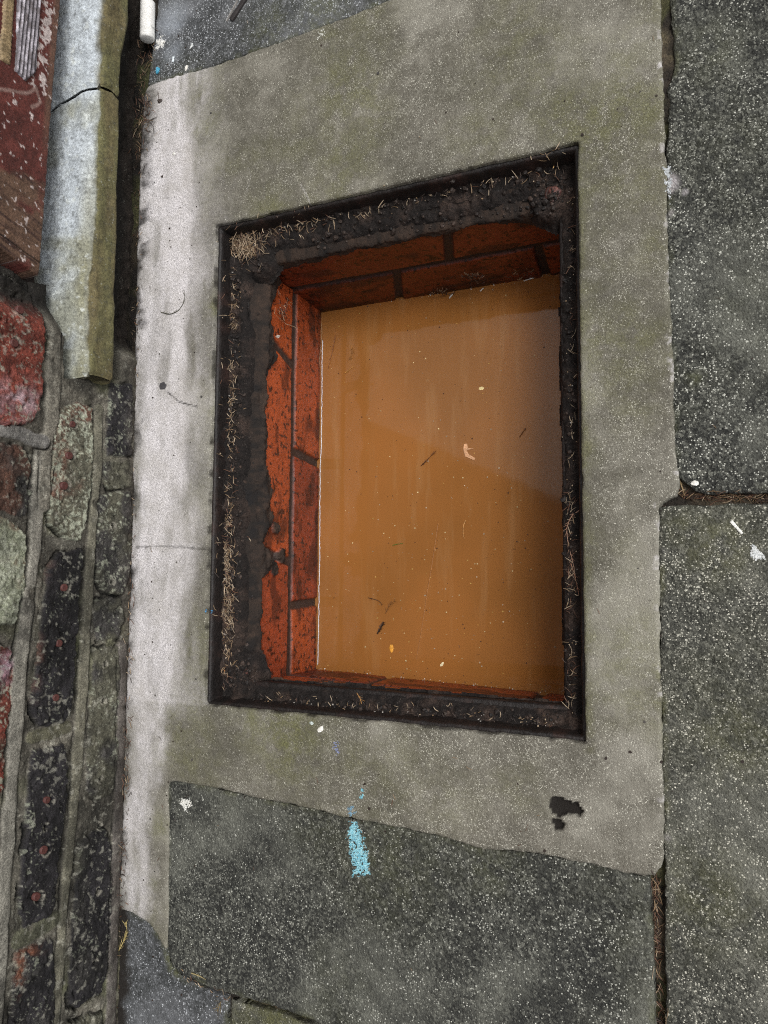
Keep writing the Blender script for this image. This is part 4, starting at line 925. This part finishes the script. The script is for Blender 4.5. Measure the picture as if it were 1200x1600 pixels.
stick(362, 32, 392, -14, .0085, .003, lin(44, 40, 40), 'dark flat splinter lying on the slab at the top edge', 'splinter', 'splinter')
stick(355, 34, 372, 2, .0012, .0028, lin(150, 146, 142), 'thin pale sliver along the side of the dark splinter', 'sliver', 'sliver', tap=.6)
stick(1142, 814, 1160, 834, .0030, .0012, lin(214, 214, 208), 'short white stick on the greenish right hand slab', 'white_stick', 'stick')
def pebble(u, v, r, col, label, name='stone_chip', cat='stone chip', z=0, flat=.5, group=None, asp=1.2, ang=0., zf=None, seed=1):
    p = onz(u, v, zf) if zf is not None else px_drop(u, v, z); ico = []; F = []; n1, n2 = 7, 12; rs = np.random.default_rng(seed+int(u))
    for i in range(n1):
        ph = math.pi*i/(n1-1)
        for j in range(n2):
            th_ = 2*math.pi*j/n2; d_ = np.array([math.sin(ph)*math.cos(th_), math.sin(ph)*math.sin(th_), math.cos(ph)])
            q = 1+.35*(noise(d_[0]*1.6+seed+u, d_[1]*1.6, d_[2]*1.6, seed)-.5)*2
            w_ = d_*r*q; w_ = np.array([w_[0]*asp, w_[1]/asp, w_[2]*flat]); ca, sa = math.cos(ang), math.sin(ang)
            ico.append((w_[0]*ca-w_[1]*sa, w_[0]*sa+w_[1]*ca, w_[2]+r*flat*.6))
    F = [(i*n2+j, (i+1)*n2+j, (i+1)*n2+(j+1) % n2, i*n2+(j+1) % n2) for i in range(n1-1) for j in range(n2)]
    bg_ = Bag(); bg_.add(ico, F, col); o = bg_.build(name, M_litter, label=label, cat=cat, group=group); o.location = p; return o
W_ = lin(226, 224, 216)
pebble(502, 1139, .0036, W_, 'white chip on the concrete just below the frame', flat=.5, ang=.6)
pebble(487, 1130, .0022, lin(180, 190, 186), 'small grey-white chip left of the white one below the frame', flat=.4)
bag = Bag(); bag.flake((0, 0, 0), .0058, lin(66, 64, 66), th=.0018, k=6, asp=1.15); o = bag.build('stone_flake', M_litter, label='dark grey stone flake on the white strip of concrete', cat='stone flake'); o.location = px_drop(254, 603, 0)
pebble(247, 111, .0036, lin(70, 150, 180), 'little turquoise chalk crumb in the litter by the wall', flat=.7, ang=1.2, asp=1.4, name='chalk_crumb', cat='chalk crumb')
pebble(292, 107, .0034, W_, 'white chalk crumb at the left end of the top joint', flat=.5, ang=1.3, asp=1.3, name='chalk_crumb', cat='chalk crumb')
pebble(271, 93, .0030, lin(205, 214, 218), 'elongated whitish chalk crumb above the joint', flat=.4, ang=1.4, asp=1.5, name='chalk_crumb', cat='chalk crumb')
pebble(300, 72, .0026, lin(205, 208, 206), 'tiny slanting chalk crumb right of the chalk stick', flat=.4, ang=.9, asp=1.7, name='chalk_crumb', cat='chalk crumb')
pebble(251, 158, .0034, lin(66, 58, 54), 'dark crumb on the concrete right of the wall litter', flat=.6, name='earth_crumb', cat='crumb')
pebble(272, 240, .0022, W_, 'tiny round white chip on the whitened concrete', flat=.4)
pebble(1085, 755, .0030, W_, 'white chip near the corner of the upper right slab', flat=.4)
pebble(435, 526, .0026, lin(170, 160, 150), 'small pale stone stuck on the mortar of the left pit wall', zf=-.062, flat=.7)

# chalk stick by the wall
pa = onz(231, 4, .010); pb = onz(230, 62, .010); ax = pb-pa; L = np.linalg.norm(ax); ax /= L
sx = np.cross(ax, [0, 0, 1.]); sx /= np.linalg.norm(sx); up = np.cross(sx, ax); n = 28; V = []; C_ = []
prof = [(-.0, .2), (-.0, .85), (.0010, .98)]+[(t, 1.0) for t in np.linspace(.003, L-.003, 22)]+[(L-.0012, .97), (L, .82), (L+.0004, .2)]
for t, rr in prof:
    for i in range(n):
        a = 2*math.pi*i/n; rad = .0102*rr*(1+.022*abs(math.sin(3*a)))
        q = pa+ax*t+sx*rad*math.cos(a)+up*rad*math.sin(a); V.append(q+.0004*(noise(q[0]*400, q[1]*400, q[2]*400)-.5)*up)
V = np.array(V); cn = fbm(V[:, 0], V[:, 1], V[:, 2], 260, 3, 801)[:, None]; C_ = lin(218, 217, 213)*(1-.5*sst(.35, .6, cn))
F = [(k*n+i, k*n+(i+1) % n, (k+1)*n+(i+1) % n, (k+1)*n+i) for k in range(len(prof)-1) for i in range(n)]+[tuple(range(n))[::-1], tuple((len(prof)-1)*n+i for i in range(n))]
M_chalk = col_mat('chalk', .9, .0004, sc=500, var=.08)
mesh_obj('chalk_stick', V, F, M_chalk, attrs={'Col': C_}, label='thick white stick of chalk lying by the wall at the top', cat='chalk')

# marks of paint and chalk on the paving: thin ragged flecks lying on it
def fleck_mark(name, px, n, r, cols, label, cat, falloff=0., mat=None, group=None):
    P = np.array(px, float); lo, hi = P.min(0), P.max(0); bag = Bag(); k = 0; tries = 0
    while k < n and tries < n*30:
        tries += 1
        u, v = random.uniform(lo[0]-4, hi[0]+4), random.uniform(lo[1]-4, hi[1]+4)
        d_ = float(sdf(np.array([u]), np.array([v]), P)[0])+3.2*(noise(u/5., v/5., 0, 9)-.5)*2
        if d_ > 3.5 or random.random() > min(1, .22-d_*.12)*(1 if d_ < 0 else .35): continue
        if noise(u/3.2, v/3.2, 0, 12) < falloff: continue
        p = px_drop(u, v, 0); bag.flake(p+[0, 0, .0003], random.uniform(*r), random.choice(cols)*random.uniform(.8, 1.12), th=.00025, k=5); k += 1
    org = bag.V[0][0].copy(); bag.V = [q-org for q in bag.V]; o = bag.build(name, mat or M_litter, label=label, cat=cat, group=group); o.location = org; return o
BL = [lin(116, 184, 200), lin(146, 202, 212), lin(98, 158, 178)]
fleck_mark('paint_mark', [(545, 1282), (557, 1284), (566, 1300), (574, 1330), (579, 1366), (553, 1370), (549, 1350), (544, 1310)], 2600, (.0003, .0007), BL+[lin(168, 208, 214)], 'bright turquoise spray paint stripe on the dark slab', 'paint mark', .30)
fleck_mark('paint_mark', [(545, 1258), (555, 1256), (556, 1278), (543, 1280)], 130, (.0003, .0007), [lin(120, 150, 168), lin(104, 140, 160)], 'faint grey-blue paint smudge on the concrete right above the turquoise stripe', 'paint mark', .4)
fleck_mark('paint_mark', [(565, 1232), (570, 1232), (569, 1247), (564, 1248)], 60, (.0003, .0007), BL, 'tiny light blue paint dab above the smudge', 'paint mark', .3)
fleck_mark('paint_mark', [(519, 1157), (526, 1160), (531, 1176), (525, 1177)], 70, (.0003, .0006), [lin(140, 150, 190), lin(124, 134, 172)], 'small lilac paint dab between the frame and the blue ones', 'paint mark', .35)
fleck_mark('paint_mark', [(323, 951), (331, 952), (330, 960), (324, 959)], 60, (.0004, .0007), [lin(80, 150, 200)], 'tiny blue spot on the left rim of the frame', 'paint mark', .1)
fleck_mark('chalk_mark', [(283, 1250), (290, 1247), (298, 1250), (299, 1258), (292, 1267), (285, 1262)], 170, (.0005, .0011), [W_, lin(205, 206, 200)], 'white splat near the upper left corner of the dark lower slab', 'chalk mark', .2)
fleck_mark('chalk_mark', [(244, 60), (254, 56), (257, 66), (251, 76), (244, 78)], 170, (.0005, .0012), [W_, lin(212, 212, 210)], 'ragged white chalk patch beside the chalk stick', 'chalk mark', .15)
fleck_mark('chalk_mark', [(1172, 852), (1186, 855), (1192, 872), (1184, 876), (1173, 868)], 230, (.0005, .0011), [lin(200, 202, 200), lin(184, 188, 188)], 'whitish diamond shaped mark near the right edge', 'chalk mark', .15)
fleck_mark('chalk_mark', [(496, 48), (505, 46), (507, 56), (498, 60)], 70, (.0004, .0008), [lin(196, 196, 186)], 'small pale mark near the top joint of the surround', 'chalk mark', .3)
fleck_mark('chalk_mark', [(1038, 262), (1046, 262), (1050, 290), (1048, 318), (1040, 300)], 260, (.0004, .0009), [lin(190, 194, 196), lin(170, 174, 176)], 'pale crust in the joint at the upper right of the surround', 'chalk mark', .35)

# ------------------------------------------------------------------ on the water
zw = WZ+.0003
bag = Bag()
for _ in range(620):
    u, v = random.uniform(505, 878), random.uniform(440, 1085)
    if random.random() < .35: u = random.gauss(700, 90); v = random.gauss(930, 90)
    if not (510 < u < 876) or v < 490-(u-515)*.165 or v > 1045+(u-490)*.1: continue
    p = onz(u, v, zw); s_ = random.random()
    bag.flake(p, .0004+.0009*s_**3, random.choice([PALE, lin(190, 150, 80), lin(214, 190, 140), lin(90, 56, 30)])*random.uniform(.6, 1.05), th=.0003)
for _ in range(46):
    u, v = random.uniform(515, 872), random.uniform(500, 1080); p = onz(u, v, zw)
    bag.needle(p, random.uniform(0, math.pi), random.uniform(.002, .006), .00022, random.choice([DKBR, DKBR, PALE, TAN])*random.uniform(.5, 1), random.gauss(0, .5), .0, 0)
for _ in range(60):
    u = random.uniform(515, 870); p = onz(u, 486-(u-515)*.163+random.uniform(-2, 3), zw); bag.flake(p, random.uniform(.0003, .0009), random.choice([PALE, W_, DKBR, TAN]), th=.0005)
    u = random.uniform(495, 870); p = onz(u, 1045+(u-490)*.107+random.uniform(-4, 1), zw); bag.flake(p, random.uniform(.0003, .0009), random.choice([PALE, W_, DKBR, TAN]), th=.0005)
bag.build('floating_specks', M_litter, kind='stuff', label='pale and dark specks floating on the brown water', cat='floating specks')
pebble(612, 1013, .0042, lin(214, 150, 54), 'small yellow leaf floating near the bottom of the water', 'leaf', 'leaf', zf=zw-.0008, flat=.15, asp=.72)
pebble(752, 607, .0030, lin(226, 206, 150), 'cream flake floating in the upper right of the water', 'seed_flake', 'flake', zf=zw-.0008, flat=.2, asp=1.3)
pebble(691, 1038, .0026, lin(232, 220, 180), 'small cream seed floating near the lower edge of the water', 'seed_husk', 'seed', zf=zw-.0008, flat=.3, ang=.8, asp=1.4)
FG = 'bits of conifer floating on the water'
def float_twig(px, col, label, nl=.004, dens=.4, r=.00035): return sprig(px, 0, col, label, nl, dens, r, z_fixed=zw, group=FG, name='floating_twig', cat='twig')
float_twig([(658, 728), (667, 720), (674, 712), (682, 704)], lin(72, 40, 22), 'dark twig with a pale end floating in the middle of the water')
float_twig([(525, 524), (521, 545), (516, 565), (513, 577)], lin(120, 70, 34), 'bent dry sprig floating against the left wall of the pit')
float_twig([(549, 540), (552, 550), (548, 562)], lin(150, 100, 44), 'small forked sprig floating in the upper left of the water', .006, .8)
float_twig([(540, 583), (552, 573)], lin(190, 140, 70), 'single pale needle floating under the forked sprig', .001, .0)
float_twig([(590, 990), (596, 980), (600, 972)], lin(46, 30, 18), 'black clump of bark floating in the lower left of the water', .005, 1., .0008)
float_twig([(576, 934), (592, 938), (598, 945)], lin(60, 38, 22), 'thin dark arc floating above the bark clump', .003, .3)
float_twig([(603, 958), (609, 945), (618, 938)], lin(110, 72, 36), 'brown forked needle floating right of the dark arc', .006, .5)
float_twig([(614, 852), (622, 850), (630, 849)], lin(84, 104, 36), 'short green needle floating in the left centre of the water', .001, .0, .0004)
float_twig([(728, 813), (724, 822), (724, 835), (726, 842)], lin(200, 150, 90), 'curved tan stalk floating right of centre', .001, .1)
float_twig([(812, 683), (818, 674), (822, 669)], lin(84, 50, 28), 'faint dark twig floating at the right side of the water', .003, .4)
float_twig([(685, 818), (676, 880), (668, 925), (660, 980), (651, 1030)], lin(176, 124, 78), 'very long thin pale line across the lower half of the water', .001, .0, .00022)  # one thin pale line drawn on the water surface
# bent pale reflection on the water, built as a painted shape
bag = Bag(); q = [onz(u, v, zw+.0002) for u, v in [(725, 694), (730, 693), (731, 700), (741, 701), (729, 703), (733, 710), (743, 716), (741, 719), (727, 713), (724, 702)]]
q = np.array(q); org = q[0].copy(); nq_ = len(q); tri = tessellate_polygon([[Vector(a) for a in q]])
bag.add(np.vstack([q-org+[0, 0, .0004], q-org]), [tuple(t) for t in tri]+[(i, i+nq_, (i+1) % nq_+nq_, (i+1) % nq_) for i in range(nq_)], lin(196, 150, 112))
o = bag.build('water_reflection', M_litter, label='pale bracket shaped reflection painted on the middle of the water', cat='reflection'); o.location = org
# sky glint on the wet left rim, painted as a pale tube
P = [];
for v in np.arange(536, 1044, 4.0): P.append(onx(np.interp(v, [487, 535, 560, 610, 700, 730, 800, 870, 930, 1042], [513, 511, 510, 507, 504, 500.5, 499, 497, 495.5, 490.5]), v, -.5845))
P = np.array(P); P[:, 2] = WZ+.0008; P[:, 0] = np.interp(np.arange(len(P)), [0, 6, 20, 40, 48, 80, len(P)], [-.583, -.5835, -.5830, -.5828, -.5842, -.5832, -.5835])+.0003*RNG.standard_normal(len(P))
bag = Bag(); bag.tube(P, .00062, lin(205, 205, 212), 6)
M_rim = col_mat('pale_glint', .25, .0001, sc=500, var=.1)
bag.build('glint_line', M_rim, smooth=True, label='thin painted sky glint along the left brick wall of the pit', cat='waterline')
# draggled roots and litter on the pit walls
bag = Bag()
for pts, c_, r_ in [([(440, 484), (443, 497), (446, 506), (456, 509), (465, 513)], PALE, .0004), ([(430, 480), (429, 490), (436, 497), (446, 505)], TAN, .0003), ([(502, 505), (503, 520), (501, 545), (499, 560), (500, 575)], TAN, .0003)]:
    Q = [onx(u, v, -.5815) for u, v in pts]; bag.tube(Q, r_, c_, 4)
for _ in range(60):
    u, v = random.gauss(444, 6), random.gauss(488, 9); p = onx(u, v, -.580); a = random.uniform(0, math.pi); L = random.uniform(.003, .008)
    bag.tube([p, p+[.002, L*math.cos(a)*.5, L*math.sin(a)*.5], p+[0, L*math.cos(a), L*math.sin(a)]], .0003, ncol((2, 1, 2, 5)), 3)
for _ in range(70):
    u, v = random.choice([(738, 432), (742, 434), (690, 455), (812, 430)]); u += random.gauss(0, 7); v += random.gauss(0, 3); p = ony(u, v, .398); a = random.uniform(0, math.pi); L = random.uniform(.003, .010)
    bag.tube([p, p+[L*math.cos(a)*.5, -.002, L*math.sin(a)*.5], p+[L*math.cos(a), 0, L*math.sin(a)]], .0005, random.choice([DKBR, TAN, lin(120, 96, 76)])*random.uniform(.5, 1), 3)
bag.build('needle_litter', M_litter, kind='stuff', label='wisps of root and litter clinging to the pit bricks', cat='needle litter')
for u0, v0, u1, v1, lb in [(818, 439, 838, 433, 'bright white straw at the far water edge, right'), (702, 466, 708, 459, 'white flake at the far water edge, middle'), (750, 455, 756, 450, 'short white flake at the far water edge beside the leaf litter'), (786, 1082, 793, 1086, 'white husk at the near water edge')]:
    bag = Bag(); a = onz(u0, v0, zw+.001); b_ = onz(u1, v1, zw+.0015); bag.tube([np.zeros(3), (b_-a)*.5+[0, 0, .0006], b_-a], [.0005, .0009, .0004], W_, 5)
    o = bag.build('straw', M_litter, label=lb, cat='straw', group='white scraps at the water edge'); o.location = a
